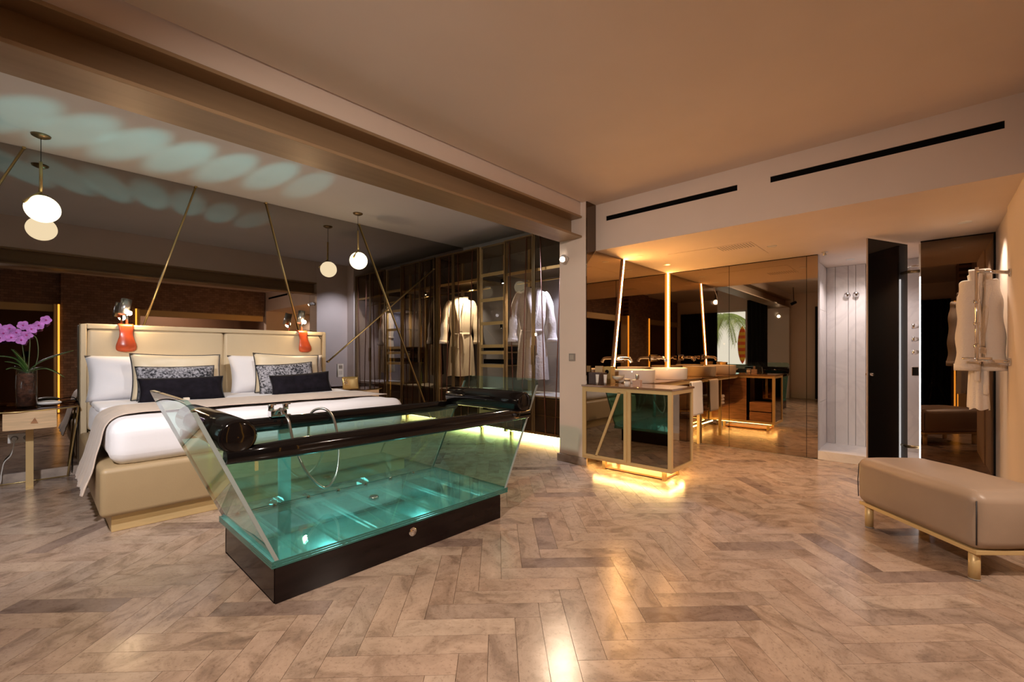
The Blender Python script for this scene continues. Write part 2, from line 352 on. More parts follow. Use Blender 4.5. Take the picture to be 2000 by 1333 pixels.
# ------------------------------------------------------------------ room shell
XL, YB, XF, YR = -2.0, 6.2, 6.08, -0.47
ZM, ZB, ZS = 2.84, 3.14, 2.335
floor = struct('floor', B(-2.3, 7.3, -3.5, 6.5, -0.12, -0.006), GROUT)
def herringbone():
    L, Wd, g = 0.525, 0.117, 0.0009
    def tile(l, w):
        return MB().box(-l/2+g, l/2-g, -w/2+g, w/2-g, -0.006, 0.0)
    me = tile(L, Wd).mesh('tile'); me.materials.append(TRAV)
    ca = math.radians(-45)
    sp = []
    for i in range(-150, 150):
        for j in range(-32, 32):
            ox, oy = i*Wd + j*L, i*Wd - j*L
            for (px, py, rot) in ((ox+L/2, oy+Wd/2, 0), (ox+L+Wd/2, oy+Wd-L/2, PI/2)):
                x = px*math.cos(ca) - py*math.sin(ca) + 1.034 - .0; y = px*math.sin(ca) + py*math.cos(ca) + 1.658
                if not (-2.0 < x < 6.3 and -3.2 < y < 6.2): continue
                if x > 6.08 and y < 1.0: continue
                D = x*math.cos(TH) + y*math.sin(TH); lat = x*math.sin(TH) - y*math.cos(TH)
                vis = 0
                if D > .4:
                    u = CX + F_PX*lat/D; v = CY + F_PX*HC/D
                    if -120 < u < 2120 and v < 1470 and not (.35 < x < 2.65 and 4.05 < y) and not (x > 4.3 and y > 2.8): vis = 1/D**3
                sp.append((vis, x, y, rot + ca))
    sp.sort(key=lambda q: -q[0])
    rest = MB()
    for k, (vis, x, y, r) in enumerate(sp):
        if k < 300:
            o = bpy.data.objects.new('tile', me); o.location = (x, y, 0); o.rotation_euler = (0, 0, r)
            COL.objects.link(o); o.parent = floor
        else:
            rest.add([Matrix.Translation((x, y, 0)) @ Matrix.Rotation(r, 4, 'Z') @ Vector(p) for p in tile(L, Wd).v], tile(L, Wd).f)
    rest.out('tile_field', TRAVI, floor, kind='stuff', weld=False)
herringbone()
struct('ceiling', B(-2.2, 4.3, -0.62, 2.73, ZM, ZM+.12), PLASTER)
struct('ceiling', B(-2.2, 7.3, 3.03, 6.5, ZB, ZB+.12), PLASTERW)
struct('ceiling', B(4.3, 7.3, -0.62, 2.68, ZS, ZS+.05), PLASTER)
# bulkhead over the vanity with two air slots
bk = MB()
S1, S2, SZ = (1.22, 2.54), (-0.365, 0.962), (2.641, 2.692)
bk.box(4.22, 4.3, -0.62, 2.67, ZS, SZ[0]).box(4.22, 4.3, -0.62, 2.67, SZ[1], 3.0)
for a, b in ((-.62, S2[0]), (S2[1], S1[0]), (S1[1], 2.67)): bk.box(4.22, 4.3, a, b, SZ[0], SZ[1])
struct('wall_bulkhead', bk, PLASTER)
for (a, b), lab in ((S1, 'shorter black air slot in the bulkhead nearest the steel beam'), (S2, 'longer looking black air slot in the bulkhead towards the right wall')):
    t = thing('air_slot', (4.3, (a+b)/2, SZ[0]), lab, 'air vent', 'air slots in the bulkhead')
    B(4.229, 4.30, a+.0005, b-.0005, SZ[0]+.0005, SZ[1]-.0005).out('backing', BLACK, t)
    B(4.2262, 4.2288, a+.002, b-.002, SZ[0]+.023, SZ[0]+.027).out('blade', BLACK, t)
struct('wall_back', B(-2.2, 7.3, 6.215, 6.4, 0, 3.3), PLASTERW)
B(XL+.01, 5.34, 6.2, 6.214, 0.09, ZB-.002).out('wall_mirror', MIRG, label='grey tinted mirror covering the whole wall behind the bed', cat='mirror')
struct('baseboard_back', B(XL, 4.7, 6.186, 6.214, 0, 0.09), STONE)
# left wall with the daylight window (seen only in the mirrors)
WY0, WY1, WZ0, WZ1 = 3.84, 4.85, 0.84, 2.5
wl = MB().box(-2.2, XL, -0.6, WY0, 0, 3.3).box(-2.2, XL, WY1, 6.4, 0, 3.3).box(-2.2, XL, WY0, WY1, 0, WZ0).box(-2.2, XL, WY0, WY1, WZ1, 3.3)
struct('wall_left', wl, PLASTER)
win = struct('window_1', MB().box(-2.12, -2.06, WY0, WY0+.05, WZ0, WZ1).box(-2.12, -2.06, WY1-.05, WY1, WZ0, WZ1).box(-2.12, -2.06, WY0, WY1, WZ0, WZ0+.05).box(-2.12, -2.06, WY0, WY1, WZ1-.05, WZ1), PLAST)
B(-2.095, -2.085, WY0+.05, WY1-.05, WZ0+.05, WZ1-.05).out('pane', CLEAR, win)
B(-2.07, -1.96, WY0-.03, WY1+.03, WZ0-.03, WZ0).out('window_sill', PLAST, win)
def curtain(name, y0, y1, z0, z1, x, m, lab, amp=.03):
    mb = MB(); n = int((y1-y0)/.02)
    pts = [(x+amp*math.sin(k*1.1)+amp*.3*math.sin(k*.37), y0+(y1-y0)*k/n) for k in range(n+1)]
    vs_ = [(p[0], p[1], z) for z in (z0, z1) for p in pts]
    mb.add(vs_, [(k, k+1, n+2+k, n+1+k) for k in range(n)], True)
    return mb.out(name, m, label=lab, cat='curtain', solid=.006)
curtain('curtain', 3.28, 3.80, 0.01, 2.75, -1.90, CURT, 'black full length curtain beside the daylight window')
curtain('curtain', 4.84, 5.25, 0.01, 2.75, -1.90, PLASTERW, 'white full length curtain beside the daylight window')
curtain('curtain', -0.40, 2.15, 0.01, 2.45, -1.90, CURT, 'wide black curtain drawn across the wall facing the shower')
struct('wall_pillar', B(XL, -1.8, 2.73, 3.25, 0, 2.46), PLASTERW)
# partition between bed area and bathroom (its end is the pillar under the beam)
struct('wall_partition', MB().box(4.04, 6.2, 2.68, 3.03, 0, 3.2).box(4.71, 6.2, 3.03, 3.32, 0, 3.2), PLASTER)
struct('baseboard_partition', MB().box(4.02, 4.04, 2.66, 3.05, 0, 0.08).box(4.04, 4.7, 3.03, 3.05, 0, .08), STONE)
struct('wall_closet', B(5.36, 5.5, 3.32, 6.3, 0, 3.2), PLASTERW)
# bathroom front wall behind mirrors, shower recess, right wall
struct('wall_front', MB().box(6.095, 6.2, 0.905, 2.7, 0, ZS).box(6.095, 7.3, -0.62, 0.04, 0, ZS), PLASTERW)
struct('wall_right', MB().box(4.2, 6.095, -0.62, YR, 0, ZS).box(4.2, 5.12, YR, YR+.014, 0, ZS), PLASTER)
sb = struct('wall_shower', B(7.14, 7.3, -0.1, 1.1, 0, ZS), PLASTERW)
ys = [0.965, 0.87, 0.735, 0.66, 0.56, 0.49, 0.33, 0.17, 0.04]
for a, b in zip(ys, ys[1:]):
    B(7.118, 7.14, b+.002, a-.002, 0.03, ZS-.001).out('marble_plank', MARBLE, sb, bevel=.002)
sl = struct('wall_shower_side', B(6.2, 7.14, 0.975, 1.06, 0, ZS), PLASTERW)
for k in range(4): B(6.2, 7.117, 0.965, 0.975, .03+k*.575, .03+(k+1)*.575-.003).out('marble_slab', MARBLE, sl)
sr = struct('wall_shower_right', B(6.2, 7.117, 0.04, 0.05, 0.03, ZS-.001), PLASTERW)
for k in range(7): B(6.2, 7.116, 0.05, 0.058, .03+k*.329, .03+(k+1)*.329-.004).out('marble_slab', MARBLE, sr)
fs_ = struct('trim_1', MB().box(6.08, 6.2, 0.04, 0.905, 0, 0.095).box(6.2, 7.14, 0.0, 1.0, 0.0, 0.03), MARBLE)
B(6.201, 6.29, 0.06, 0.96, 0.03, 0.034).out('floor_drain', STEEL, fs_)
# wall behind the camera: papered pier and header, lounge beyond the openings (seen in the mirrors)
struct('wall_pier', B(0.36, 1.50, -0.60, -0.40, 0, ZM), PAPER)
struct('wall_header', B(XL, 4.2, -0.66, -0.55, 2.2, 3.0), PAPER)
struct('trim_2', MB().box(1.60, 4.15, -0.66, -0.54, 2.06, 2.2).box(-2.0, .26, -.66, -.54, 2.06, 2.2), BRASSP)
struct('trim_3', MB().box(1.56, 1.60, -0.57, -0.39, 0, 2.2).box(.26, .30, -.57, -.39, 0, 2.2), BRASSP)
for x, lab in ((0.33, 'amber light strip on the left edge of the papered pier'), (1.53, 'amber light strip on the right edge of the papered pier')):
    t = thing('edge_light', (x, -.45, 0), lab, 'light strip', 'amber strips of the pier')
    B(x-.014, x+.014, -0.398, -0.378, 0.02, 2.2).out('diffuser', LEDA, t)
    B(x-.018, x+.018, -0.56, -0.399, 0.0, 2.2).out('channel', BRASSD, t)
struct('wall_lounge', MB().box(-2.2, 4.3, -3.4, -3.2, 0, 3.0).box(4.2, 4.3, -3.2, -.62, 0, 3.0).box(-2.2, -2.0, -3.2, -.56, 0, 3.0), BROWNW)
struct('ceiling', B(-2.2, 4.3, -3.3, -0.66, 2.62, 2.75), BROWNW)

# ------------------------------------------------------------------ steel beam
t = thing('steel_beam', (1.0, 2.88, 2.46), 'bronze painted steel I-beam spanning the room above the bathtub', 'beam')
B(XL, 4.04, 2.73, 3.03, 2.46, 2.482).out('bottom_flange', BEAM, t, bevel=.003)
B(XL, 4.04, 2.87, 2.89, 2.482, 2.672).out('web', BEAM, t)
B(XL, 4.04, 2.73, 3.03, 2.672, 2.694).out('top_flange', BEAM, t, bevel=.003)
struct('wall_drop', B(-2.2, 4.04, 2.75, 3.02, 2.694, 3.2), PLASTER)

# ------------------------------------------------------------------ bed
t = thing('double_bed', (1.5, 5.0, 0), 'double bed with cream padded headboard, tan leather base and white bedding', 'bed')
B(0.35, 2.64, 4.0, 5.95, 0, 0.14).out('plinth', BRASSP, t, bevel=.004)
MB().softbox(0.29, 2.70, 3.94, 5.97, 0.115, 0.44, 0.035, (4,4,2)).out('base', TANL, t)
MB().softbox(0.345, 2.65, 3.99, 5.92, 0.435, 0.74, 0.10, (36,36,8), namp=.016, nsc=3.2).out('duvet', WHITEF, t)
MB().box(0.30, 2.69, 6.03, 6.17, 0, 1.49).box(.30, .345, 5.95, 6.03, .1, 1.49).box(2.645, 2.69, 5.95, 6.03, .1, 1.49).box(.345, 2.645, 5.95, 6.03, 1.445, 1.49).out('headboard_frame', CREAML, t, bevel=.008)
for a, b in ((.35, 1.494), (1.502, 2.64)):
    MB().softbox(a, b, 5.955, 6.03, 0.45, 1.442, 0.03, (6,2,6), bulge=.012).out('headboard_panel', CREAML, t)
MB().softbox(0.36, 2.635, 4.98, 5.93, 0.70, 0.757, 0.026, (24,12,2), namp=.008, nsc=5, seed=3).out('folded_sheet', WHITEF, t)
# throw across the bed, hanging down the left side
def throw_fn(y0, y1, off):
    path = smooth_path([(2.62, .757), (1.9, .764), (1.2, .766), (0.62, .763), (0.44, .750), (0.352, .69), (0.318, .56), (0.292, .45), (0.265, .34), (0.235, .235)], 7)
    def fn(u, v):
        p = path[min(len(path)-1, int(round(u*(len(path)-1))))]
        y = y0 + (y1-y0)*v
        hang = max(0, (0.75-p[1])/.5)
        yy = y + hang*(v-.5)*.16 + (-.06)*hang + .012*noise.noise(Vector((p[0]*4, p[1]*4, v*3)))
        wv = .020*hang*math.sin(v*17+p[1]*4)*min(1, hang*2) + .012*hang*noise.noise(Vector((yy*14, p[1]*9, 0))) + .008*noise.noise(Vector((p[0]*6, yy*9, p[1]*6)))
        if hang > .86: wv += .012*math.sin(v*34)
        return (p[0] - abs(wv)*.6 - .004 + off, yy, p[1] + (abs(wv) if hang < .1 else 0) + .002)
    return fn, len(path)-1
fn, n = throw_fn(4.30, 4.98, 0)
MB().grid(fn, n, 44).out('throw', BEIGEF, label='beige crumpled silk throw across the bed hanging over its left side', cat='throw', solid=.008)

def pillow(name, w, h, th, loc, tilt, yaw, m, label, cat, group=None, pip=None, roll=0, seed=0, sag=0):
    t = thing(name, loc, label, cat, group)
    M = Matrix.Translation(loc) @ Matrix.Rotation(yaw, 4, 'Z') @ Matrix.Rotation(-tilt, 4, 'X') @ Matrix.Rotation(roll, 4, 'Y')
    def pt(u, v, s):
        a, b = 2*u-1, 2*v-1
        x = w/2*a*(1-.05*(1-a*a)*0-.055*(1-b*b)); z = h/2*b*(1-.07*(1-a*a)) + h/2
        d = th/2*(max(0, 1-a**4)*max(0, 1-b**4))**.55
        d *= 1 + .16*noise.noise(Vector((a*2.2, b*2.2, seed)))
        z -= sag*(1-a*a)*max(0, b)
        return Vector((x, s*d, z))
    mb = MB()
    for s in (-1, 1): mb.grid(lambda u, v: M @ pt(u, v, s), 22, 18)
    mb.out('cover', m, t)
    if pip:
        ring = [(i/14, 0) for i in range(14)] + [(1, i/10) for i in range(10)] + [(1-i/14, 1) for i in range(14)] + [(0, 1-i/10) for i in range(11)]
        MB().tube([M @ pt(u, v, 0) for u, v in ring], .0055, 6).out('piping', pip, t)
    return t
ZT = .748
pillow('pillow', 1.10, .46, .20, (0.87, 5.72, ZT), .32, 0, WHITEF, 'white pillow under the left reading lamp behind the cushions', 'pillow', 'white bed pillows', seed=1)
pillow('pillow', 1.10, .46, .20, (2.05, 5.72, ZT), .32, 0, WHITEF, 'white pillow on the wardrobe side of the bed behind the cushions', 'pillow', 'white bed pillows', seed=2)
pillow('cushion', .76, .47, .15, (1.00, 5.52, ZT), .30, .03, CREAMF, 'cream satin cushion with black piping on the left pillow', 'cushion', 'cream cushions', PIPING, 0.02, 3)
pillow('cushion', .74, .47, .15, (2.06, 5.52, ZT), .30, -.03, CREAMF, 'cream satin cushion with black piping on the right pillow', 'cushion', 'cream cushions', PIPING, 0.04, 4)
pillow('cushion', .64, .35, .13, (0.965, 5.36, ZT), .34, 0, FUR, 'grey speckled fur cushion second from the front on the left', 'cushion', 'grey speckled cushions', PIPING, 0, 5)
pillow('cushion', .62, .36, .13, (2.00, 5.36, ZT), .34, -.04, FUR, 'grey speckled fur cushion second from the front on the right', 'cushion', 'grey speckled cushions', PIPING, -0.05, 6)
pillow('cushion', .68, .235, .13, (0.975, 5.20, ZT), .30, 0, DARKV, 'dark velvet bolster cushion at the front of the left pile', 'cushion', 'dark velvet cushions', PIPING, 0, 7)
pillow('cushion', .66, .235, .13, (2.09, 5.20, ZT), .30, -.03, DARKV, 'dark velvet bolster cushion at the front of the right pile', 'cushion', 'dark velvet cushions', PIPING, -0.05, 8)

# reading lamps on leather saddles
def reading_lamp(x, lab, dx, ex):
    t = thing('reading_lamp', (x, 6.0, 1.22), lab, 'lamp', 'reading lamps on the headboard')
    prof = [(6.17, 1.43, .055), (6.17, 1.49, .056), (6.10, 1.503, .057), (5.98, 1.503, .058), (5.935, 1.49, .058), (5.925, 1.45, .056), (5.92, 1.41, .052), (5.912, 1.37, .055), (5.902, 1.33, .066), (5.895, 1.29, .077), (5.897, 1.255, .078), (5.905, 1.235, .068), (5.92, 1.224, .045)]
    path = smooth_path(prof, 4)
    def fn(u, v):
        p = path[int(round(u*(len(path)-1)))]; a = 2*v-1
        hang = max(0, 1.45-p.y)/.2
        return (x+dx*hang+a*p.z, p.x+hang*.03*a*a, p.y)
    MB().grid(fn, len(path)-1, 10).out('leather_saddle', REDL, t, solid=.006)
    MB().cyl((x+.012, 5.99, 1.5), (x+.012, 5.99, 1.71), .011, 12).out('stem', CHROME, t)
    a = Vector((x-.02, 5.96, 1.60)); b = Vector((x+.01, 5.985, 1.755))
    MB().tube([a, b], .042, 24, cap=False).out('shade', STEEL, t, solid=.003)
    MB().lathe([(.0001, 0), (.042, 0)], b, 24).out('shade_cap', STEEL, t)
    MB().sphere((x+.025, 5.94, 1.615), .024, 14, 10).out('bulb', BULB, t)
    if ex > 0: MB().tube(smooth_path([(x+ex*.02, 6.1, 1.508), (x+ex*.12, 6.06, 1.515), (x+ex*.2, 5.975, 1.47), (x+ex*.235, 5.94, 1.40)]), .004, 6).out('cord', BLACKGL, t)
    light('reading_lamp_light', 'POINT', (x+.025, 5.90, 1.60), 9, (1.0, .70, .40), .03, parent=t)
reading_lamp(0.632, 'lit reading lamp on a red leather saddle at the left of the headboard', .0, -1)
reading_lamp(2.375, 'lit reading lamp on a red leather saddle at the right of the headboard', .03, 1)

# ------------------------------------------------------------------ brass rods on the mirror
for (x0, z0, x1, z1), lab in (((-.72, 1.50, -.068, 3.136), 'slanting brass rod on the mirror at the far left edge'),
                              ((.80, 1.492, 1.273, 3.136), 'slanting brass rod from ceiling to headboard beside the left lamp'),
                              ((2.02, 3.136, 2.437, 1.492), 'slanting brass rod from ceiling down to the right reading lamp'),
                              ((3.298, 3.136, 4.60, 0.125), 'long brass rod crossing in front of the wardrobe reflection'),
                              ((2.83, 1.09, 4.672, 2.655), 'brass rod rising from the right pillow to the wardrobe corner')):
    t = thing('brass_rod', (x1, 6.187, min(z0, z1)), lab, 'rod', 'brass rods on the mirror')
    MB().cyl((x0, 6.187, z0), (x1, 6.187, z1), .0085, 12).out('bar', BRASS, t)
    for (x, z) in ((x0, z0), (x1, z1)): MB().cyl((x, 6.174, z), (x, 6.199, z), .013, 12).out('end_fixing', BRASS, t)

# ------------------------------------------------------------------ pendants
def pendant(x, y, lab):
    t = thing('pendant_lamp', (x, y, ZB), lab, 'pendant lamp', 'globe pendant lamps')
    MB().lathe([(.0001, -.03), (.03, -.028), (.062, -.012), (.066, 0), (.0001, 0)], (x, y, ZB-.001), 28).out('canopy', BRASSD, t)
    MB().cyl((x, y, ZB-.02), (x, y, 2.60), .003, 8).out('cord', BLACKGL, t)
    MB().cyl((x, y-.004, 2.90), (x, y-.012, 2.625), .0115, 14).out('stem', BRASS, t)
    MB().cyl((x, y-.012, 2.630), (x-.105, y-.075, 2.505), .0115, 14).out('arm', BRASS, t)
    MB().sphere((x+.01, y, 2.487), .118, 32, 20).out('globe', GLOBE, t)
    MB().lathe([(.0001, .012), (.036, .010), (.04, -.008)], (x+.008, y, 2.602), 20).out('collar', BRASSD, t)
pendant(0.038, 5.74, 'lit white globe pendant hanging above the orchid')
pendant(3.04, 5.74, 'lit white globe pendant hanging near the wardrobe')

# ------------------------------------------------------------------ bedside tables and what stands on them
def bedside(ox, oy, lab, drawer=True):
    t = thing('bedside_table', (ox, 6.0+oy, 0), lab, 'table', 'bedside tables')
    n = 24; poly = []
    for i in range(n+1):
        a = i/n; x = -.40 + .72*a; y = 5.90 - .25*math.sin(PI*(a*.86+.09))
        poly.append((ox+x, oy+y, .708))
    poly += [(ox+.32, oy+6.14, .708), (ox-.40, oy+6.14, .708)]
    MB().prism(poly, (0, 0, .012)).out('glass_top', TOPGL, t)
    MB().tube([(p[0], p[1], .704) for p in poly[:n+1]], .006, 8).out('edge_rail', BRASS, t)
    MB().box(ox-.02, ox+.028, oy+5.88, oy+5.892, 0.006, .70).box(ox-.02, ox+.028, oy+5.80, oy+6.02, 0, .008).out('leg', BRASSP, t)
    for sx, x in ((1, .285), (-1, -.37)):
        MB().tube(smooth_path([(ox+x-.03*sx, oy+5.93, .702), (ox+x+.015*sx, oy+5.94, .70), (ox+x+.035*sx, oy+5.965, .67), (ox+x-.0*sx, oy+6.07, .3), (ox+x-.03*sx, oy+6.15, .012)], 5), .007, 8).out('side_bar', BRASS, t)
    MB().tube([(ox-.345, oy+6.15, .007), (ox+.26, oy+6.15, .007)], .006, 8).out('floor_bar', BRASS, t)
    pts = []
    for i in range(13):
        a = i/12; x = -.15+.32*a; pts.append((ox+x, oy+5.692-.04*math.sin(PI*(a*.8+.1))))
    mb = MB(); vs_ = []
    mb.prism([(p[0], p[1], .548) for p in pts] + [(ox+.17, oy+5.99, .548), (ox-.15, oy+5.99, .548)], (0, 0, .152))
    d = mb.out('drawer', WOODL, t, bevel=.002)
    c = ox+.03; yy = oy+5.648
    MB().prism([(c-.02, yy, .60), (c+.025, yy, .60), (c+.006, yy, .648)], (0, .006, 0)).out('drawer_pull', WOODM, d)
    return t
bedside(-.035, 0, 'brass bedside table with blond wood drawer carrying the orchid')
bedside(3.10, -.10, 'bedside table with glass top on the wardrobe side of the bed')
# orchid
VX, VY, VZ = -.05, 5.90, .722
t = thing('potted_orchid', (VX, VY, VZ), 'purple orchid in a clear glass cylinder vase filled with bark', 'plant')
MB().lathe([(.0001, 0), (.068, 0), (.070, .335), (.064, .335), (.063, .010), (.0001, .010)], (VX, VY, VZ), 32).out('vase', CLEAR, t)
MB().lathe([(.0001, .012), (.061, .012), (.062, .29), (.04, .305), (.0001, .30)], (VX, VY, VZ), 28).out('bark', SOIL, t)
def leaf(p0, p1, p2, w, name='leaf'):
    path = smooth_path([p0, p1, p2], 8); m_ = len(path)-1
    def fn(u, v):
        i = int(round(u*m_)); p = path[i]; tg = (path[min(i+1, m_)]-path[max(i-1, 0)]).normalized()
        sd = tg.cross(Vector((0, 0, 1)))
        if sd.length < 1e-3: sd = Vector((1, 0, 0))
        sd.normalize(); a = 2*v-1; ww = w*(math.sin(PI*min(1, u*.93+.07))**.55)
        return p + sd*a*ww + Vector((0, 0, .25*ww*a*a))
    MB().grid(fn, m_, 6).out(name, LEAF, t, solid=.003)
b0 = Vector((VX, VY, VZ+.31))
for d1, d2, w in (((.10,.0,.10),(.30,-.02,.20),.022), ((.12,-.03,.03),(.24,-.06,-.05),.02), ((-.07,-.02,.12),(-.19,-.03,.15),.028), ((-.03,-.03,.10),(-.09,-.05,.21),.028), ((-.05,.01,.07),(-.13,.0,.10),.022), ((-.08,-.03,.04),(-.12,-.05,.03),.018)):
    leaf(b0, b0+Vector(d1), b0+Vector(d2), w)
FL = [(-.17,-.04,.70),(-.135,-.06,.655),(-.10,-.05,.70),(-.06,-.05,.665),(-.09,-.07,.62),(-.02,-.04,.73),(.03,-.05,.70),(.0,-.06,.645),(.075,-.04,.735),(.12,-.03,.785),(-.155,-.07,.615),(-.03,-.07,.60)]
for pa in (((.0,0,.28),(-.02,0,.50),(-.05,-.02,.70),(-.14,-.03,.66)), ((.01,0,.28),(.02,.0,.55),(.03,0,.70),(.13,-.03,.78)), ((.03,.01,.28),(.07,0,.45),(.06,-.01,.62),(0,-.03,.66))):
    MB().tube(smooth_path([Vector((VX, VY, VZ))+Vector(p) for p in pa], 8), .003, 7).out('stem', STEMG, t)
for k, p in enumerate(FL):
    c = Vector((VX, VY, VZ)) + Vector(p); ang = k*.7
    N = Vector((.15*math.sin(k*2.1), -1, .15*math.cos(k*1.3))).normalized(); Q = N.to_track_quat('Z', 'Y').to_matrix()
    fl = MB()
    for j in range(5):
        a0 = ang+2*PI*j/5; L_ = .040 if j % 2 else .036; wd = .021
        def fn(u, v, a0=a0, L_=L_, wd=wd):
            s = 2*v-1; r = .003+u*L_; ww = wd*math.sin(PI*min(1, u*.86+.1))**.6
            q = Vector((math.cos(a0)*r-math.sin(a0)*s*ww, math.sin(a0)*r+math.cos(a0)*s*ww, .006*u*u+.004*s*s))
            return c + Q @ q
        fl.grid(fn, 6, 5)
    f = fl.out('flower', PETAL, t)
    MB().sphere(c+N*.006, .007, 8, 6).out('flower_lip', PETALC, f)
# white shell handset, cord, socket
t = thing('table_telephone', (.09, 5.97, .722), 'white shell shaped telephone on the bedside table beside the orchid vase', 'telephone')
MB().sphere((.09, 5.97, .745), .075, 24, 14, (1.15, .62, .32)).out('shell', PLAST, t)
MB().tube(smooth_path([(.02, 5.935, .762), (.09, 5.925, .766), (.155, 5.95, .757)]), .004, 6).out('slit', GREYP, t)
MB().tube(smooth_path([(.17, 5.98, .74), (.23, 6.01, .755), (.285, 6.04, .74), (.30, 6.07, .6), (.265, 6.14, .3), (.25, 6.17, .03)]), .004, 8).out('cord', BLACKGL, t)
t = thing('wall_socket', (-.09, 6.199, .37), 'white double power socket low on the mirror behind the bedside table', 'socket')
B(-.170, -.010, 6.190, 6.199, .372, .456).out('plate', PLAST, t, bevel=.003)
for x in (-.128, -.05):
    MB().cyl((x, 6.1885, .414), (x, 6.1905, .414), .027, 24).out('outlet', GREYP, t)
    MB().lathe([(.024, 0), (.027, .0), (.027, .003), (.024, .003)], (0, 0, 0), 24).xf(Matrix.Translation((x, 6.188, .414)) @ Matrix.Rotation(PI/2, 4, 'X')).out('rim', PLAST, t)
t = thing('power_plug', (-.128, 6.16, .39), 'white plug with trailing cable in the wall socket by the bed', 'plug')
MB().cyl((-.128, 6.1875, .414), (-.128, 6.155, .412), .017, 18).out('plug_body', PLAST, t)
MB().tube(smooth_path([(-.128, 6.155, .41), (-.13, 6.13, .36), (-.15, 6.12, .27), (-.19, 6.13, .21), (-.205, 6.14, .12), (-.23, 6.13, .01), (-.40, 6.12, .006)]), .004, 8).out('cable', PLAST, t)
# right bedside: gold envelope, control plate
t = thing('gold_envelope', (2.86, 5.62, .612), 'shiny gold envelope pouch standing on the right bedside table', 'envelope')
M = Matrix.Translation((2.87, 5.60, .723)) @ Matrix.Rotation(-.15, 4, 'X')
mb = MB()
for s in (-1, 1):
    mb.grid(lambda u, v: M @ Vector(((u-.5)*.235*(1-.03*math.sin(PI*v)), s*.020*(math.sin(PI*u)*math.sin(PI*v))**.5, v*.175)), 14, 12)
mb.out('pouch', GOLDF, t)
mb = MB()
for k in range(26):
    a, b = random.uniform(-.098, -.045), random.uniform(.07, .15)
    mb.sphere(M @ Vector((a, -.0165+.004*abs(a+.07)*10, b)), .0048, 6, 4)
mb.out('silver_print', STEEL, t)
t = thing('bedside_control', (3.02, 6.199, .86), 'white bedside control panel with dark display on the mirror', 'control panel')
B(2.965, 3.055, 6.183, 6.199, .865, 1.055).out('housing', PLAST, t, bevel=.003)
B(2.982, 3.034, 6.181, 6.1835, .985, 1.035).out('display', GREYP, t)
B(2.982, 3.034, 6.181, 6.1835, .90, .955).out('button', pbr('light_grey_plastic', (.6, .58, .55), .4), t, bevel=.001)

# ------------------------------------------------------------------ glass bathtub
X0, X1, Y0, Y1 = .772, 2.402, 2.285, 3.17
ZS0, ZS1, ZTOP = .170, .206, 1.0
XT0, XT1 = .432, 2.785
t = thing('glass_bathtub', (1.58, 2.7, 0), 'turquoise glass bathtub with black padded rolls on a dark lacquered base', 'bathtub')
bs = MB().box(.785, 2.321, 2.279, 2.294, 0, .169).box(.785, 2.321, 3.085, 3.10, 0, .169).box(.785, .80, 2.294, 3.085, 0, .169).box(2.306, 2.321, 2.294, 3.085, 0, .169)
B(.80, 2.306, 2.294, 3.085, 0.0, .012).out('base_floor', pbr('pale_teal_floor', (.42, .72, .72), .4), t)
bs.out('base', EBONY, t, bevel=.002)
for k in range(3):
    z = ZS0 + k*.012
    so = B(X0, X1, Y0, Y1, z, z+.0105).out('slab_layer', TEALS, t)
    MB().box(X0-.0015, X1+.0015, Y0-.0015, Y0, z+.0005, z+.010).box(X0-.0015, X1+.0015, Y1, Y1+.0015, z+.0005, z+.010).box(X0-.0015, X0, Y0, Y1, z+.0005, z+.010).box(X1, X1+.0015, Y0, Y1, z+.0005, z+.010).out('polished_edge', TEALE, so)
for k in range(7):
    x = .93 + k*.215
    for j in range(2): B(x+j*.032, x+j*.032+.014, Y0+.04, Y1-.04, .158, .1698).out('glass_rib', TEALR, t)
def sx(side, z):
    f = (z-ZS1)/(ZTOP-ZS1); return X0+.012+(XT0-X0-.012)*f if side < 0 else X1-.012+(XT1-X1+.012)*f
for side in (-1, 1):
    th = .019*side
    poly = [(sx(side, ZS1), Y0+.004, ZS1), (sx(side, ZS1), Y1-.004, ZS1), (sx(side, ZTOP-.05), Y1-.004, ZTOP-.05)]
    for q in range(1, 5):
        a = PI/2*q/5; z = ZTOP-.05+.05*math.sin(a); poly.append((sx(side, z), Y1-.004-.05*(1-math.cos(a)), z))
    poly.append((sx(side, ZTOP), Y1-.06, ZTOP))
    poly += [(sx(side, ZTOP), Y0+.06, ZTOP)]
    for q in range(4, 0, -1):
        a = PI/2*q/5; z = ZTOP-.05+.05*math.sin(a); poly.append((sx(side, z), Y0+.004+.05*(1-math.cos(a)), z))
    poly.append((sx(side, ZTOP-.05), Y0+.004, ZTOP-.05))
    MB().prism(poly, (-th, 0, 0)).out('end_panel', TEAL, t, bevel=0)
    # ground edges of the pane catch the light
    for ya, yb in ((Y0-.001, Y0+.004), (Y1-.004, Y1+.001)):
        za, zb = ZS1, ZTOP-.05
        MB().hexa([(sx(side, za), ya, za), (sx(side, za)-th, ya, za), (sx(side, za)-th, yb, za), (sx(side, za), yb, za), (sx(side, zb), ya, zb), (sx(side, zb)-th, ya, zb), (sx(side, zb)-th, yb, zb), (sx(side, zb), yb, zb)]).out('panel_edge', GEDGE, t)
ZR = .735
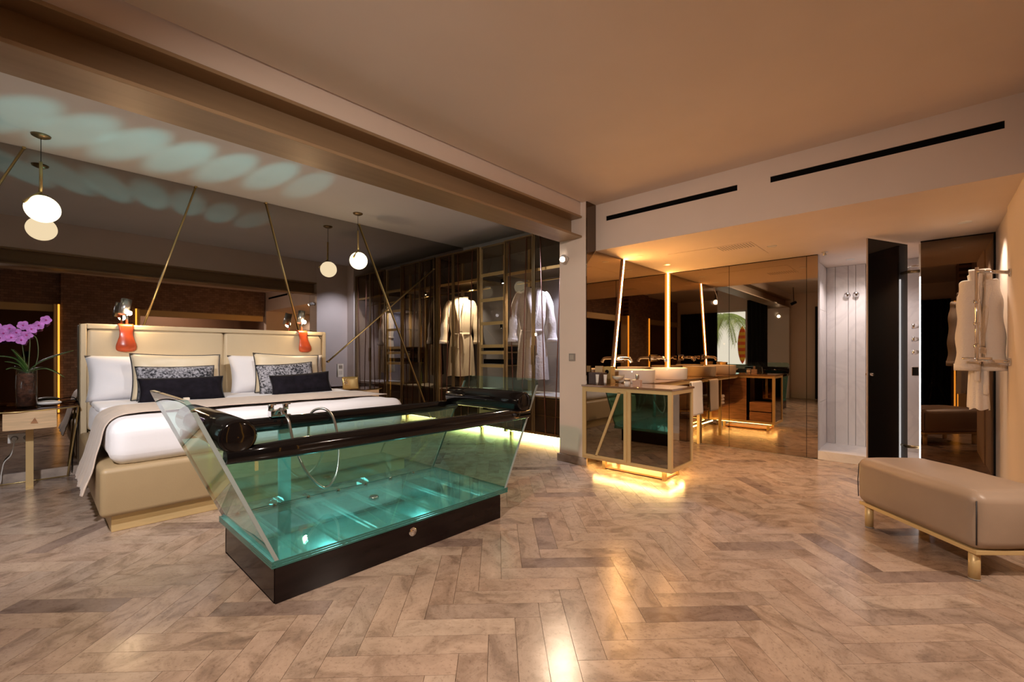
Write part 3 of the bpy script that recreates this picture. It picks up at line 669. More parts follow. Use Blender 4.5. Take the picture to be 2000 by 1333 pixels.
for y, lab in ((Y0+.006, 'front'), (Y1-.006, 'rear')):
    MB().hexa([(sx(-1, ZS1)+.02, y-.006, ZS1), (sx(1, ZS1)-.02, y-.006, ZS1), (sx(1, ZS1)-.02, y+.006, ZS1), (sx(-1, ZS1)+.02, y+.006, ZS1),
               (sx(-1, ZR)+.02, y-.006, ZR), (sx(1, ZR)-.02, y-.006, ZR), (sx(1, ZR)-.02, y+.006, ZR), (sx(-1, ZR)+.02, y+.006, ZR)]).out('side_panel', TEAL if lab == 'front' else TEALB, t)
    rp = [(sx(-1, ZR)+.03, y, ZR+.003)] + [(x, y, ZR+.003) for x in (.9, 1.3, 1.7, 2.1, 2.4)] + [(sx(1, ZR)-.024, y, ZR+.003)]
    MB().tube(rp, [.034]+[.046]*5+[.040], 24).out('rail', BLACKLAC, t)
for side, r in ((-1, .080), (1, .080)):
    xc = sx(side, .80) - side*(r+.026)
    rl = MB().tube([(xc, Y0-.02, .825), (xc, Y0-.005, .825), (xc, Y0+.3, .828), (xc, Y1-.3, .828), (xc, Y1-.03, .825), (xc, Y1-.012, .825)], [r*.86, r, r*1.01, r*1.01, r, r*.86], 32)
    ro = rl.out('head_roll', BLACKLAC, t)
    MB().lathe([(.0001, .004), (r*.55, .006), (r*.8, .0)], (0, 0, 0), 24).xf(Matrix.Translation((xc, Y0-.02, .825)) @ Matrix.Rotation(PI/2, 4, 'X')).out('roll_end', BLACKLAC, ro)
MB().lathe([(.0001, .012), (.028, .012), (.034, .004), (.034, 0)], (1.60, 2.80, ZS1), 24).out('drain', CHROME, t)
MB().lathe([(.0001, .006), (.012, .008), (.016, .004), (.026, .004), (.026, 0)], (0, 0, 0), 24).xf(Matrix.Translation((1.562, 2.279, .122)) @ Matrix.Rotation(PI/2, 4, 'X')).out('overflow_button', CHROME, t)
B(.455, .475, 2.42, 2.445, .993, 1.003).out('maker_label', PLAST, t)
# invented pucks on the slab, added to imitate teal reflections on the ceiling
TUBL = [(-.13, 5.42), (.25, 5.41), (.612, 5.38), (.984, 5.38), (1.365, 5.34), (1.76, 5.22), (2.15, 5.2)]
for k in range(7):
    x = .86 + k*.215
    MB().lathe([(.0001, .014), (.010, .014), (.013, .010), (.014, 0)], (x, 3.13, ZS1), 18).out('added_tub_puck', CHROME, t)
    lb = light('added_patch_beam', 'SPOT', (x, 3.128, ZS1+.03), (260, 260, 300, 300, 260, 220, 130)[k], (.42, .90, .90), .016, (TUBL[k][0], TUBL[k][1], ZB), 17.5, .75, parent=t, square=True)
    lb.scale = (.40, 1, 1)
light('tub_fill_light', 'POINT', (1.25, 2.72, .07), 2.2, (.6, 1, .97), .05, parent=t)  # unseen points added inside the base to make the slab glow
light('tub_fill_light', 'POINT', (1.95, 2.72, .07), 1.9, (.6, 1, .97), .05, parent=t)
# mixer tap on the rear rail with hose
t = thing('bath_mixer_tap', (1.10, 3.16, .78), 'chrome bath mixer tap with flexible hose on the rear tub rail', 'tap')
B(1.05, 1.15, 3.12, 3.19, .783, .83).out('body', CHROME, t, bevel=.006)
for x in (1.055, 1.145):
    MB().cyl((x, 3.14, .83), (x, 3.14, .868), .018, 16).out('handle', CHROME, t, bevel=.003)
    B(x-.004, x+.03, 3.134, 3.146, .862, .87).out('lever', CHROME, t)
MB().tube(smooth_path([(1.10, 3.14, .825), (1.10, 3.09, .835), (1.10, 3.05, .80)]), .012, 12).out('spout', CHROME, t)
MB().tube(smooth_path([(1.13, 3.12, .80), (1.135, 3.06, .76), (1.16, 3.03, .60), (1.22, 2.98, .42), (1.33, 2.96, .30), (1.43, 3.0, .37), (1.47, 3.05, .55), (1.45, 3.09, .74), (1.40, 3.13, .81), (1.345, 3.19, .79), (1.33, 3.215, .70), (1.33, 3.22, .55)], 8), .009, 10).out('hose', STEEL, t)
B(1.115, 1.195, 3.176, 3.196, 0, .79).out('supply_column', pbr('pale_column', (.72, .80, .80), .25), t, bevel=.003)

# ------------------------------------------------------------------ wardrobe
WX, WXB, WZ0_, WZ1_ = 4.72, 5.34, .09, 2.87
t = thing('glass_wardrobe', (5.0, 4.75, 0), 'brass framed walk-in wardrobe with smoked glass doors and lit interior', 'wardrobe')
posts = [6.17, 5.11, 4.57, 3.37]
for y in posts:
    for x in (WX+.03, WXB-.05):
        B(x, x+.04, y-.022, y+.022, .05, WZ1_).out('post', BRASSP, t, bevel=.002)
for y in (6.10, 5.16, 4.52, 3.42): B(WX+.10, WX+.14, y-.02, y+.02, 0, .09).out('foot', BRASS, t)
for z0, z1 in ((WZ0_, WZ0_+.03), (WZ1_-.03, WZ1_)):
    B(WX+.035, WXB, 3.35, 6.19, z0, z1).out('carcass_panel', BRASSD, t)
B(WXB-.01, WXB, 3.35, 6.19, .12, 2.84).out('back_panel', pbr('closet_back', (.22, .20, .205), .6), t)
for a, b in ((4.59, 5.09),):
    for z in (2.43, 2.04, 1.68, 1.33, 1.23, 1.03, .64, .32):
        B(WX+.04, WXB-.01, a, b, z-.018, z+.004).out('shelf', CLEAR if z > 1.5 else BRASSD, t)
        B(WX+.03, WX+.048, a, b, z-.036, z+.012).out('shelf_front', BRASSP, t)
    for z in (1.235, 1.035):
        B(WX+.06, WXB-.05, a+.03, b-.03, z+.015, z+.085).out('drawer_box', BLACKGL, t)
for a, b in ((5.13, 6.15), (3.39, 4.55)):
    B(WX+.05, WXB-.01, a, b, 2.355, 2.375).out('shelf', BRASSD, t)
    B(WX+.03, WX+.05, a, b, 2.35, 2.39).out('shelf_front', BRASSP, t)
    MB().cyl((WX+.28, a, 2.26), (WX+.28, b, 2.26), .012, 12).out('hanging_rail', BRASS, t)
    B(WX+.05, WXB-.01, a, b, .60, .622).out('bench_shelf', pbr('pale_shelf_%d' % int(a), (.62, .60, .56), .5), t)
    for z in (.13, .36): B(WX+.05, WX+.07, a+.01, b-.01, z, z+.215).out('drawer_front', pbr('dark_drawer_%d_%d' % (int(a), int(z*100)), (.055, .035, .024), .3), t)
    for z in (.355, .585): B(WX+.044, WX+.052, a+.01, b-.01, z-.012, z).out('drawer_rail', BRASSD, t)
doors = [(6.165, 5.74), (5.73, 5.12), (4.56, 4.0), (3.99, 3.38)]
for k, (a, b) in enumerate(doors):
    d = B(WX, WX+.008, b, a, WZ0_+.01, WZ1_-.01).out('door', SMOKE, t)
    frame_x(WX-.004, WX+.014, b, a, WZ0_, WZ1_, .022, .02).out('door_frame', BRASSD, d, weld=False)
    for f0, f1 in ((.20, .36), (.80, .62)):
        MB().cyl((WX-.008, a+(b-a)*f0, WZ1_-.03), (WX-.008, a+(b-a)*f1, WZ0_+.03), .0075, 8).out('slanted_bar', WOODR, d)
    B(WX-.022, WX-.006, (b if k % 2 == 0 else a-.02), (b+.02 if k % 2 == 0 else a), 1.05, 1.32).out('handle', BRASSD, d)
d = B(WX, WX+.008, 4.60, 5.08, WZ0_+.01, WZ1_-.01).out('door', CLEAR, t)
for (x, y, z, tx, ty, tz, col, e) in ((4.98, 5.55, 2.32, 4.98, 5.85, 1.5, (1.0, .84, .62), 120), (5.0, 4.86, 2.32, 4.95, 4.4, 1.3, NEUT, 80), (5.16, 3.80, 2.30, 5.0, 4.15, 1.4, (.66, .72, 1.0), 75), (5.22, 3.55, 1.95, 5.30, 3.7, 1.2, (.55, .62, 1.0), 26), (4.95, 4.84, 1.62, 4.95, 4.84, 1.0, (1, .8, .55), 30)):
    s = thing('wardrobe_spot', (x, y, z), 'small spotlight in the wardrobe, %s' % {5.55: 'above the cream robe', 4.86: 'over the open shelves', 3.80: 'above the pale robe', 3.55: 'low beside the pillar', 4.84: 'under the middle shelf'}[y], 'spotlight', 'spotlights inside the wardrobe')
    dv = (Vector((tx, ty, tz))-Vector((x, y, z))).normalized(); p = Vector((x, y, z))
    MB().tube([p-dv*.05, p+dv*.02], .02, 14, cap=False).out('barrel', BLACKGL, s, solid=.002)
    MB().sphere(p+dv*.005, .015, 10, 8).out('bulb', SPOTC if col[2] >= 1 else SPOTB, s)
    MB().cyl(p-dv*.05, (x, y, z+.055), .006, 8).out('bracket', BLACKGL, s)
    light('wardrobe_spot_light', 'SPOT', p+dv*.03, e, col, .02, (tx, ty, tz), 95, .7, parent=s)
B(WX+.10, WXB-.02, 3.36, 6.15, .050, .056).out('kick_light', LEDK, t)

def robe(loc, yaw, w, h, m, label, group, hanger=True, slim=1.0, arm=True, depth=.11):
    """bath robe hung by its shoulders: origin at the collar, hanging down along -z, front towards local -y"""
    t = thing('bath_robe', loc, label, 'robe', group)
    M = Matrix.Translation(loc) @ Matrix.Rotation(yaw, 4, 'Z')
    sec = [(0, .075, .05), (.03, .13, .06), (.07, w*.37, .075), (.14, w*.40, .085), (.30, w*.37, .095), (.50, w*.33, .095), (.62, w*.28, .085), (.70, w*.31, .09), (.9, w*.345, .10), (h-.02, w*.37, .115), (h, w*.365, .112)]
    n = 48
    def ring(z, a, b, k):
        o = []
        for i in range(n):
            q = 2*PI*i/n; f = 1 + (.02+.07*k)*math.sin(q*7+k*1.7)*(.3+.7*k) + .05*k*math.sin(q*11+2)
            s_ = .8
            c_, sn = math.cos(q), math.sin(q)
            o.append(M @ Vector((a*math.copysign(abs(c_)**s_, c_)*f*slim, b*depth/.11*math.copysign(abs(sn)**s_, sn)*f, -z + .008*math.sin(q*5)*k)))
        return o
    mb = MB(); R = []
    for i in range(len(sec)-1):
        for j in range(4):
            u = j/4; z, a, b = [sec[i][c]*(1-u)+sec[i+1][c]*u for c in range(3)]; R.append(ring(z, a, b, max(0, z-.15)/h))
    R.append(ring(*sec[-1], 1))
    vs_ = [p for r in R for p in r]
    mb.add(vs_, [(i*n+k, i*n+(k+1) % n, (i+1)*n+(k+1) % n, (i+1)*n+k) for i in range(len(R)-1) for k in range(n)], True)
    mb.out('body', m, t)
    if arm:
        for s in (-1, 1):
            pts = [(s*w*.27*slim, 0, -.09), (s*w*.36*slim, -.01, -.15), (s*w*.415*slim, -.02, -.30), (s*w*.455*slim, -.035, -.50), (s*w*.475*slim, -.045, -.68), (s*w*.485*slim, -.05, -.79)]
            pp = smooth_path([M @ Vector(p) for p in pts], 5); rr = [.062+.014*math.sin(i*.9)*.4+.006*i/len(pp) for i in range(len(pp))]
            MB().tube(pp, rr, 18).out('sleeve', m, t)
            c = M @ Vector(pts[-1]); d = (pp[-1]-pp[-2]).normalized()
            MB().tube([c-d*.05, c+d*.004], .074, 18, cap=False).out('cuff', m, t, solid=.006)
    for s in (-1, 1):
        pa = smooth_path([(s*.045, .045, .012), (s*.085, -.02, .0), (s*.075, -.085*depth/.11, -.12), (s*.035, -.105*depth/.11, -.36), (-s*.005, -.108*depth/.11, -.60)], 6)
        def fn(u, v):
            p = pa[int(round(u*(len(pa)-1)))]; ww = .045*(1-.5*u); a = 2*v-1
            return M @ Vector((p.x*slim+a*ww*slim, p.y-.008*(1-a*a)-.004, p.z))
        MB().grid(fn, len(pa)-1, 6).out('collar', m, t, solid=.014)
    z = .63; bw = ring(z, w*.27, .098, .2)
    mb = MB(); lo = [p + Vector((0, 0, -.024)) for p in bw]; hi = [p + Vector((0, 0, .024)) for p in bw]
    mb.add(lo+hi, [(k, (k+1) % n, n+(k+1) % n, n+k) for k in range(n)], True); mb.out('belt', m, t, solid=.014)
    for s in (-1, 1):
        pa = [(s*.02, -.112, -.63), (s*.045, -.118, -.75), (s*.05, -.115, -.93-.05*s)]
        MB().tube(smooth_path([M @ Vector((p[0]*slim, p[1]*depth/.11, p[2])) for p in pa], 5), .017, 8).out('belt_end', m, t)
    MB().sphere(M @ Vector((0, -.115*depth/.11, -.63)), .028, 12, 8).out('belt_knot', m, t)
    if hanger:
        hg = thing('clothes_hanger', loc, 'dark clothes hanger holding the %s' % label.split(' hanging')[0], 'hanger', 'robe hangers')
        MB().tube(smooth_path([M @ Vector(p) for p in ((-.17, 0, -.045), (-.08, 0, -.01), (0, 0, .015), (.08, 0, -.01), (.17, 0, -.045))]), .009, 8).out('shoulder_bar', BLACKGL, hg)
        MB().tube(smooth_path([M @ Vector(p) for p in ((0, 0, .012), (0, 0, .055), (.018, 0, .08), (0, 0, .102), (-.016, 0, .088))]), .0035, 8).out('hook', CHROME, hg)
    return t
robe((5.0, 5.86, 2.165), math.radians(-43), .60, 1.34, ROBE, 'cream towelling robe hanging by the mirror end of the wardrobe', 'robes in the wardrobe')
robe((4.99, 4.24, 2.165), math.radians(-43), .60, 1.34, ROBEW, 'pale textured robe hanging in the wardrobe next to the pillar', 'robes in the wardrobe')

# ------------------------------------------------------------------ pillar fittings
t = thing('light_switch', (4.04, 2.855, 1.12), 'grey square light switch on the pillar', 'switch')
B(4.030, 4.04, 2.815, 2.897, 1.122, 1.204).out('frame', GREYP, t, bevel=.002)
B(4.026, 4.031, 2.830, 2.882, 1.137, 1.189).out('rocker', pbr('grey_rocker', (.42, .38, .33), .4), t, bevel=.002)
def wall_spot(p, d, lab, e, tgt, col, ang=75):
    t = thing('wall_spotlight', p, lab, 'spotlight', 'spotlights on the pillars')
    p = Vector(p); d = Vector(d).normalized()
    MB().cyl(p, p+Vector((d.x, 0, 0)).normalized()*.05, .03, 20).out('mount', PLAST, t)
    q = p+Vector((d.x, 0, 0)).normalized()*.07
    MB().tube([q-d*.03, q+d*.055], .031, 22, cap=False).out('barrel', PLAST, t, solid=.003)
    MB().sphere(q+d*.04, .027, 14, 10).out('bulb', SPOTB, t)
    light('wall_spot_light', 'SPOT', q+d*.09, e, col, .03, tgt, ang, .7, parent=t)
wall_spot((4.04, 2.93, 2.255), (-.8, -.4, -.42), 'lit white spotlight on the pillar just under the beam', 75, (1.2, 1.9, 0), (1, .74, .5), 95)
wall_spot((-1.8, 2.98, 2.255), (.8, -.35, -.35), 'lit white spotlight on the far left pillar seen in the mirrors', 10, (1.5, 2.2, 0), (1, .74, .5), 95)

# ------------------------------------------------------------------ vanity
MB().prism([(4.042, 2.670, 0.0), (6.078, 2.670, 0.0), (6.078, 2.670, ZS-.002), (4.215, 2.670, ZS-.002), (4.042, 2.670, 2.16)], (0, .009, 0)).out('vanity_mirror', MIRB, label='bronze tinted mirror behind the wash basins', cat='mirror')
MB().prism([(4.042, 2.668, 2.168), (4.2185, 2.668, ZS+.010), (4.2185, 2.668, ZM), (4.042, 2.668, ZM)], (0, .011, 0)).out('mirror_strip', MIRD, label='dark mirror strip rising to the ceiling above the vanity mirror edge', cat='mirror')
MB().prism([(4.042, 2.666, 2.158), (4.042, 2.666, 2.166), (4.2185, 2.666, ZS+.008), (4.2185, 2.666, ZS)], (0, .012, 0)).out('mirror_trim', BRASSP, label='thin brass trim below the dark mirror strip', cat='trim')
for k, ((a, b), lab) in enumerate((((1.858, 2.668), 'tall bronze mirror panel in the corner beside the basins'), ((1.018, 1.852), 'wide middle bronze mirror panel of the bathroom wall'), ((0.907, 1.012), 'narrow bronze mirror panel beside the shower'))):
    B(6.08, 6.094, a, b, 0.005, ZS-.008).out('bathroom_mirror', MIRB, label=lab, cat='mirror', group='bathroom mirror panels')
MB().box(6.075, 6.094, .907, 2.668, ZS-.008, ZS-.001).box(6.079, 6.094, 1.8522, 1.8578, 0.004, ZS-.009).box(6.079, 6.094, 1.0122, 1.0178, 0.004, ZS-.009).out('mirror_trim', BLACKGL, label='thin dark trim along the top and joints of the bathroom mirror panels', cat='trim')
# led lines
t = thing('led_line', (4.70, 2.66, .88), 'slanting orange LED line on the vanity mirror', 'light strip')
a, b = Vector((4.572, 2.664, .884)), Vector((4.835, 2.664, ZS-.004))
MB().hexa([a+Vector((-.008,-.006,0)), a+Vector((.008,-.006,0)), a+Vector((.008,.005,0)), a+Vector((-.008,.005,0)), b+Vector((-.008,-.006,0)), b+Vector((.008,-.006,0)), b+Vector((.008,.005,0)), b+Vector((-.008,.005,0))]).out('diffuser', LEDO, t)
MB().hexa([a+Vector((-.038,-.010,0)), a+Vector((-.0265,-.010,0)), a+Vector((-.0265,.005,0)), a+Vector((-.038,.005,0)), b+Vector((-.038,-.010,0)), b+Vector((-.0265,-.010,0)), b+Vector((-.0265,.005,0)), b+Vector((-.038,.005,0))]).out('channel', WOODM, t)
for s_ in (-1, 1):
    MB().hexa([p + Vector((dx, dy, 0)) for p in (a, b) for dx, dy in ((s_*.0085, -.003), (s_*.024, -.003), (s_*.024, .005), (s_*.0085, .005))]).out('glow_halo', LEDG, t)  # glowing side strips imitate the bloom around the core
t = thing('led_line', (6.06, 2.65, .88), 'upright orange LED line in the mirrored corner', 'light strip')
B(6.060, 6.070, 2.654, 2.664, .884, ZS-.01).out('diffuser', LEDO, t)
B(6.040, 6.0595, 2.660, 2.668, .884, ZS-.01).out('glow_halo', LEDG, t)  # bloom around the corner line, put in as glowing strips
B(6.0705, 6.078, 2.634, 2.6535, .884, ZS-.01).out('glow_halo', LEDG, t)
B(6.070, 6.079, 2.649, 2.668, .884, ZS-.01).out('channel', BRASSP, t)
# cabinet
CX0, CX1, CY0, CY1, CZ0, CZ1 = 3.945, 4.455, 1.695, 2.662, .108, .858
t = thing('vanity_cabinet', (4.2, 2.2, 0), 'brass framed vanity cabinet with mirrored glass panels and glowing plinth', 'cabinet')
fw = .036; fr = MB()
for x in (CX0, CX1-fw):
    for y in (CY0, CY1-fw): fr.box(x, x+fw, y, y+fw, CZ0, CZ1)
    for z in (CZ0, CZ1-fw):
        if x == CX0: fr.box(x, x+fw, CY0+fw, 2.105, z, z+fw).box(x, x+fw, 2.105+fw, CY1-fw, z, z+fw)
        else: fr.box(x, x+fw, CY0+fw, CY1-fw, z, z+fw)
for y in (CY0, CY1-fw):
    for z in (CZ0, CZ1-fw): fr.box(CX0+fw, CX1-fw, y, y+fw, z, z+fw)
fr.box(CX0, CX0+fw, 2.105, 2.105+fw, CZ0, CZ1)
fr.out('frame', BRASSP, t, weld=False)
B(CX0+.010, CX0+.018, CY0+fw, 2.105, CZ0+fw, CZ1-fw).out('front_panel', MIRC, t)
B(CX0+fw, CX1-fw, CY0+.010, CY0+.018, CZ0+fw, CZ1-fw).out('side_panel', MIRC, t)
B(CX0+.02, CX1-.02, CY0+.03, CY1-.02, CZ0+.004, CZ0+.03).out('bottom', WOODM, t)
d = B(CX0-.004, CX0+.006, 2.147, CY1-fw+.006, CZ0+.03, CZ1-.03).out('door', MIRC, t)
a, b, c0, c1 = 2.143, CY1-.022, CZ0+.022, CZ1-.022
frame_x(CX0-.012, CX0+.008, a, b, c0, c1, .03, .028).out('door_frame', BRASSP, d, weld=False)
MB().hexa([(CX0-.012, 2.50, c0+.02), (CX0-.012, 2.475, c0+.02), (CX0+.004, 2.475, c0+.02), (CX0+.004, 2.50, c0+.02), (CX0-.012, 2.235, c1-.02), (CX0-.012, 2.205, c1-.02), (CX0+.004, 2.205, c1-.02), (CX0+.004, 2.235, c1-.02)]).out('diagonal_bar', BRASSP, d)
B(CX1-.30, CX1-.02, CY0+.05, CY0+.36, .15, .285).out('drawer', WOODM, t, bevel=.002)
B(CX1-.30, CX1-.02, CY0+.05, CY0+.36, .30, .435).out('drawer', WOODM, t, bevel=.002)
B(CX1-.012, CX1-.004, CY0+.40, CY1-fw, CZ0+fw, CZ1-fw).out('rear_panel', WOODM, t)
B(CX0-.012, CX1+.006, CY0-.012, CY1+.004, CZ1, CZ1+.020).out('counter_top', COUNTER, t, bevel=.003)
for x, y in ((CX0+.095, CY0+.10), (CX1-.13, CY0+.10), (CX0+.095, CY1-.22), (CX1-.13, CY1-.22)):
    B(x, x+.035, y, y+.035, 0, CZ0).out('foot', BRASS, t)
B(CX0+.11, CX1-.11, CY0+.11, CY1-.2, .012, .028).out('floor_tray', WOODM, t)
ld = MB().box(CX0+.058, CX0+.066, CY0+.07, CY1-.10, CZ0-.011, CZ0-.001).box(CX1-.066, CX1-.058, CY0+.07, CY1-.10, CZ0-.011, CZ0-.001).box(CX0+.07, CX1-.07, CY0+.058, CY0+.066, CZ0-.011, CZ0-.001)
ld.out('plinth_led', LEDY, t)
# basin counter
t = thing('basin_counter', (5.3, 2.45, 0), 'bronze glass counter on a brass frame carrying two round basins', 'counter')
B(CX1+.008, 6.074, 2.20, 2.664, .858, .878).out('top', COUNTER, t, bevel=.003)
B(CX1+.01, 6.07, 2.215, 2.245, .822, .857).out('apron', BRASSP, t)
for x in (5.25, 6.035): B(x, x+.035, 2.212, 2.247, 0, .822).out('leg', BRASSP, t)
B(CX1+.01, 6.07, 2.25, 2.655, .40, .42).out('shelf', WOODM, t)
MB().tube([(4.75, 2.20, .83), (4.75, 2.16, .83), (6.05, 2.16, .83), (6.05, 2.20, .83)], .008, 10).out('towel_rail', BRASS, t)
B(CX1+.02, 6.06, 2.60, 2.606, .085, .10).out('under_light', LEDY, t)
for x, lab in ((4.64, 'round white vessel basin nearest the vanity cabinet'), (5.56, 'round white vessel basin nearest the mirrored corner')):
    b = thing('wash_basin', (x, 2.425, .878), lab, 'basin', 'vessel basins')
    MB().lathe([(.0001, 0), (.215, 0), (.222, .006), (.225, .14), (.223, .144), (.217, .144), (.212, .135), (.19, .05), (.14, .028), (.0001, .022)], (x, 2.425, .878), 48).out('bowl', CERAM, b)
    MB().lathe([(.0001, .003), (.022, .003), (.024, 0)], (x, 2.425, .901), 18).out('drain', CHROME, b)
    f = thing('wall_tap', (x+.06, 2.66, 1.14), 'chrome wall tap above the basin %s' % ('beside the vanity cabinet' if x < 5 else 'in the mirrored corner'), 'tap', 'basin wall taps')
    B(x-.03, x+.18, 2.658, 2.668, 1.10, 1.19).out('back_plate', CHROME, f, bevel=.003)
    MB().tube(smooth_path([(x+.03, 2.66, 1.145), (x+.03, 2.57, 1.15), (x+.03, 2.50, 1.14), (x+.03, 2.475, 1.10)]), .019, 14).out('spout', CHROME, f)
    MB().cyl((x+.125, 2.66, 1.145), (x+.125, 2.60, 1.145), .03, 18).out('valve', CHROME, f, bevel=.004)
    MB().tube([(x+.125, 2.60, 1.145), (x+.125, 2.545, 1.16)], .009, 10).out('lever', CHROME, f)
# towel, folded towels
def hang_towel(x0, x1, y, ztop, zf, zb, lab):
    path = smooth_path([(y+.014, zb), (y+.012, .6), (y+.012, ztop-.02), (y, ztop+.006), (y-.013, ztop-.02), (y-.015, .65), (y-.02, zf)], 6)
    def fn(u, v):
        p = path[int(round(u*(len(path)-1)))]
        return (x0+(x1-x0)*v, p[0]+.006*math.sin(v*9+p[1]*4)*(ztop-p[1])*1.5, p[1])
    MB().grid(fn, len(path)-1, 16).out('hand_towel', TERRY, label=lab, cat='towel', group='hand towels on the rail', solid=.009)
hang_towel(5.60, 5.95, 2.16, .838, .42, .47, 'white hand towel hanging on the rail below the basins')
for k in range(3):
    MB().softbox(4.85, 5.22, 2.29, 2.55, .421+k*.05, .468+k*.05, .02, (6,6,2), namp=.006, nsc=9, seed=k).out('folded_towel', TERRY, label='folded white towel on the shelf under the basins, %s of three' % ('bottom', 'middle', 'top')[k], cat='towel', group='folded towels')
# toiletries
CT = .8785
def at_ct(x, y): return (x, y, CT)
B(4.03, 4.17, 2.50, 2.64, CT, CT+.125).out('tissue_box', pbr('dark_taupe_box', (.07, .05, .05), .4), bevel=.004, label='dark taupe box standing at the mirror end of the vanity top', cat='box')
for k, (x, y) in enumerate(((4.005, 2.515), (4.03, 2.435))):
    t = thing('cream_tube', (x, y, CT), 'small white cream tube %s' % ('nearest the dark box' if k == 0 else 'beside the gold box'), 'tube', 'white tubes on the vanity')
    MB().lathe([(.0001, 0), (.013, 0), (.013, .022), (.0001, .022)], (x, y, CT), 18).out('cap', GREYP, t)
    mb = MB(); n = 18; vs_ = []
    for j in range(6):
        u = j/5
        for i in range(n):
            q = 2*PI*i/n; vs_.append((x+math.cos(q)*(.014*(1-u)+.003*u), y+math.sin(q)*(.014*(1-u)+.021*u), CT+.022+.085*u))
    mb.add(vs_, [(j*n+i, j*n+(i+1) % n, (j+1)*n+(i+1) % n, (j+1)*n+i) for j in range(5) for i in range(n)], True); mb.out('tube_body', PLAST, t)
t = thing('tissue_dispenser', (4.22, 2.50, CT), 'tall gold box with round hole beside the slanting LED line', 'box')
B(4.18, 4.27, 2.46, 2.55, CT, CT+.185).out('case', GOLDF, t, bevel=.003)
MB().cyl((4.1795, 2.505, CT+.13), (4.1775, 2.505, CT+.13), .022, 20).out('hole', BLACK, t)
B(4.16, 4.18, 2.55, 2.64, CT, CT+.19).out('backing_card', pbr('gold_card', (.6, .45, .25), .4), t)
t = thing('glass_bowl', (4.16, 2.36, CT), 'footed glass bowl with cream contents on the vanity', 'bowl')
MB().lathe([(.0001, 0), (.036, 0), (.034, .006), (.01, .014), (.01, .03), (.05, .05), (.066, .085), (.068, .105), (.065, .105), (.062, .086), (.046, .054), (.0001, .038)], (4.16, 2.36, CT), 28).out('glass', CLEAR, t)
MB().lathe([(.0001, .042), (.045, .056), (.060, .086), (.0001, .09)], (4.16, 2.36, CT), 24).out('soap', CERAM, t)
t = thing('candle_jar', (4.02, 2.18, CT), 'small glass jar with silver lid on the vanity', 'jar')
MB().lathe([(.0001, 0), (.030, 0), (.031, .05), (.0001, .05)], (4.02, 2.18, CT), 24).out('glass', CERAM, t)
MB().lathe([(.0001, .072), (.031, .072), (.032, .05), (.0001, .05)], (4.02, 2.18, CT), 24).out('lid', STEEL, t)
t = thing('perfume_bottle', (4.05, 2.08, CT), 'square clear perfume bottle with silver cap on the vanity', 'bottle')
B(4.02, 4.075, 2.045, 2.125, CT, CT+.066).out('flask', glass('perfume_glass', (.95, .85, .80), body=(.75, .6, .5), bw=.35), t, bevel=.004)
MB().cyl((4.047, 2.085, CT+.066), (4.047, 2.085, CT+.078), .012, 16).out('neck', CHROME, t)
MB().cyl((4.047, 2.085, CT+.078), (4.047, 2.085, CT+.118), .018, 20).out('cap', STEEL, t, bevel=.002)

# ------------------------------------------------------------------ shower
t = thing('shower_door', (6.0, .19, 0), 'black glass shower door standing open', 'door')
h0, h1 = Vector((6.10, .150, 0)), Vector((5.50, .422, 0))
dn = Vector((-(h1-h0).y, (h1-h0).x, 0)).normalized()*.008
MB().prism([h0+Vector((0,0,.035)), h1+Vector((0,0,.035)), h1+dn+Vector((0,0,.035)), h0+dn+Vector((0,0,.035))], (0, 0, 2.285)).out('panel', BLACKGL, t)
MB().prism([h1+Vector((0,0,.035))-dn*.1, h1+(h1-h0).normalized()*.012+Vector((0,0,.035))-dn*.1, h1+(h1-h0).normalized()*.012+dn*1.1+Vector((0,0,.035)), h1+dn*1.1+Vector((0,0,.035))], (0, 0, 2.285)).out('edge_seal', pbr('grey_edge', (.35, .28, .24), .4), t)
c = h1 + (h0-h1)*.07
MB().cyl(c-dn*4+Vector((0,0,1.0)), c+dn*4+Vector((0,0,1.0)), .014, 14).out('knob', CHROME, t)
MB().tube([h0+Vector((0,0,2.04)), (6.115, .05, 2.04)], .016, 10).out('hinge', BRASSD, t)
MB().tube([h0+Vector((0,0,.25)), (6.115, .05, .25)], .016, 10).out('hinge', BRASSD, t)
t = thing('tinted_panel', (6.085, -.2, 0), 'dark tinted mirror panel beside the hanging robe', 'mirror')
B(6.08, 6.093, -.455, .043, .004, ZS-.012).out('glass', MIRD, t)
MB().box(6.074, 6.094, -.468, -.455, 0, ZS-.002).box(6.074, 6.094, -.455, .045, ZS-.012, ZS-.002).out('edge', BLACKGL, t, weld=False)
t = thing('shower_led', (6.105, .05, .05), 'bright white upright light line beside the shower door', 'light strip')
B(6.097, 6.105, .041, .052, .06, 1.98).out('diffuser', LEDW, t)
t = thing('shower_fittings', (6.6, .06, 1.0), 'chrome shower mixer knobs and head on the shower side wall', 'shower')
for z in (1.50, 1.36, 1.22): MB().tube([(6.55, .058, z), (6.55, .085, z), (6.55, .12, z)], [.012, .028, .03], 18).out('knob', CHROME, t)
MB().box(6.52, 6.58, .058, .12, .96, 1.06).out('mixer', CHROME, t, bevel=.006)
MB().tube(smooth_path([(6.6, .058, 2.16), (6.6, .12, 2.17), (6.6, .18, 2.15)]), .012, 10).out('arm', CHROME, t)
MB().lathe([(.0001, .03), (.03, .028), (.07, .004), (.07, 0), (.0001, 0)], (6.6, .17, 2.11), 24).out('head', STEEL, t)
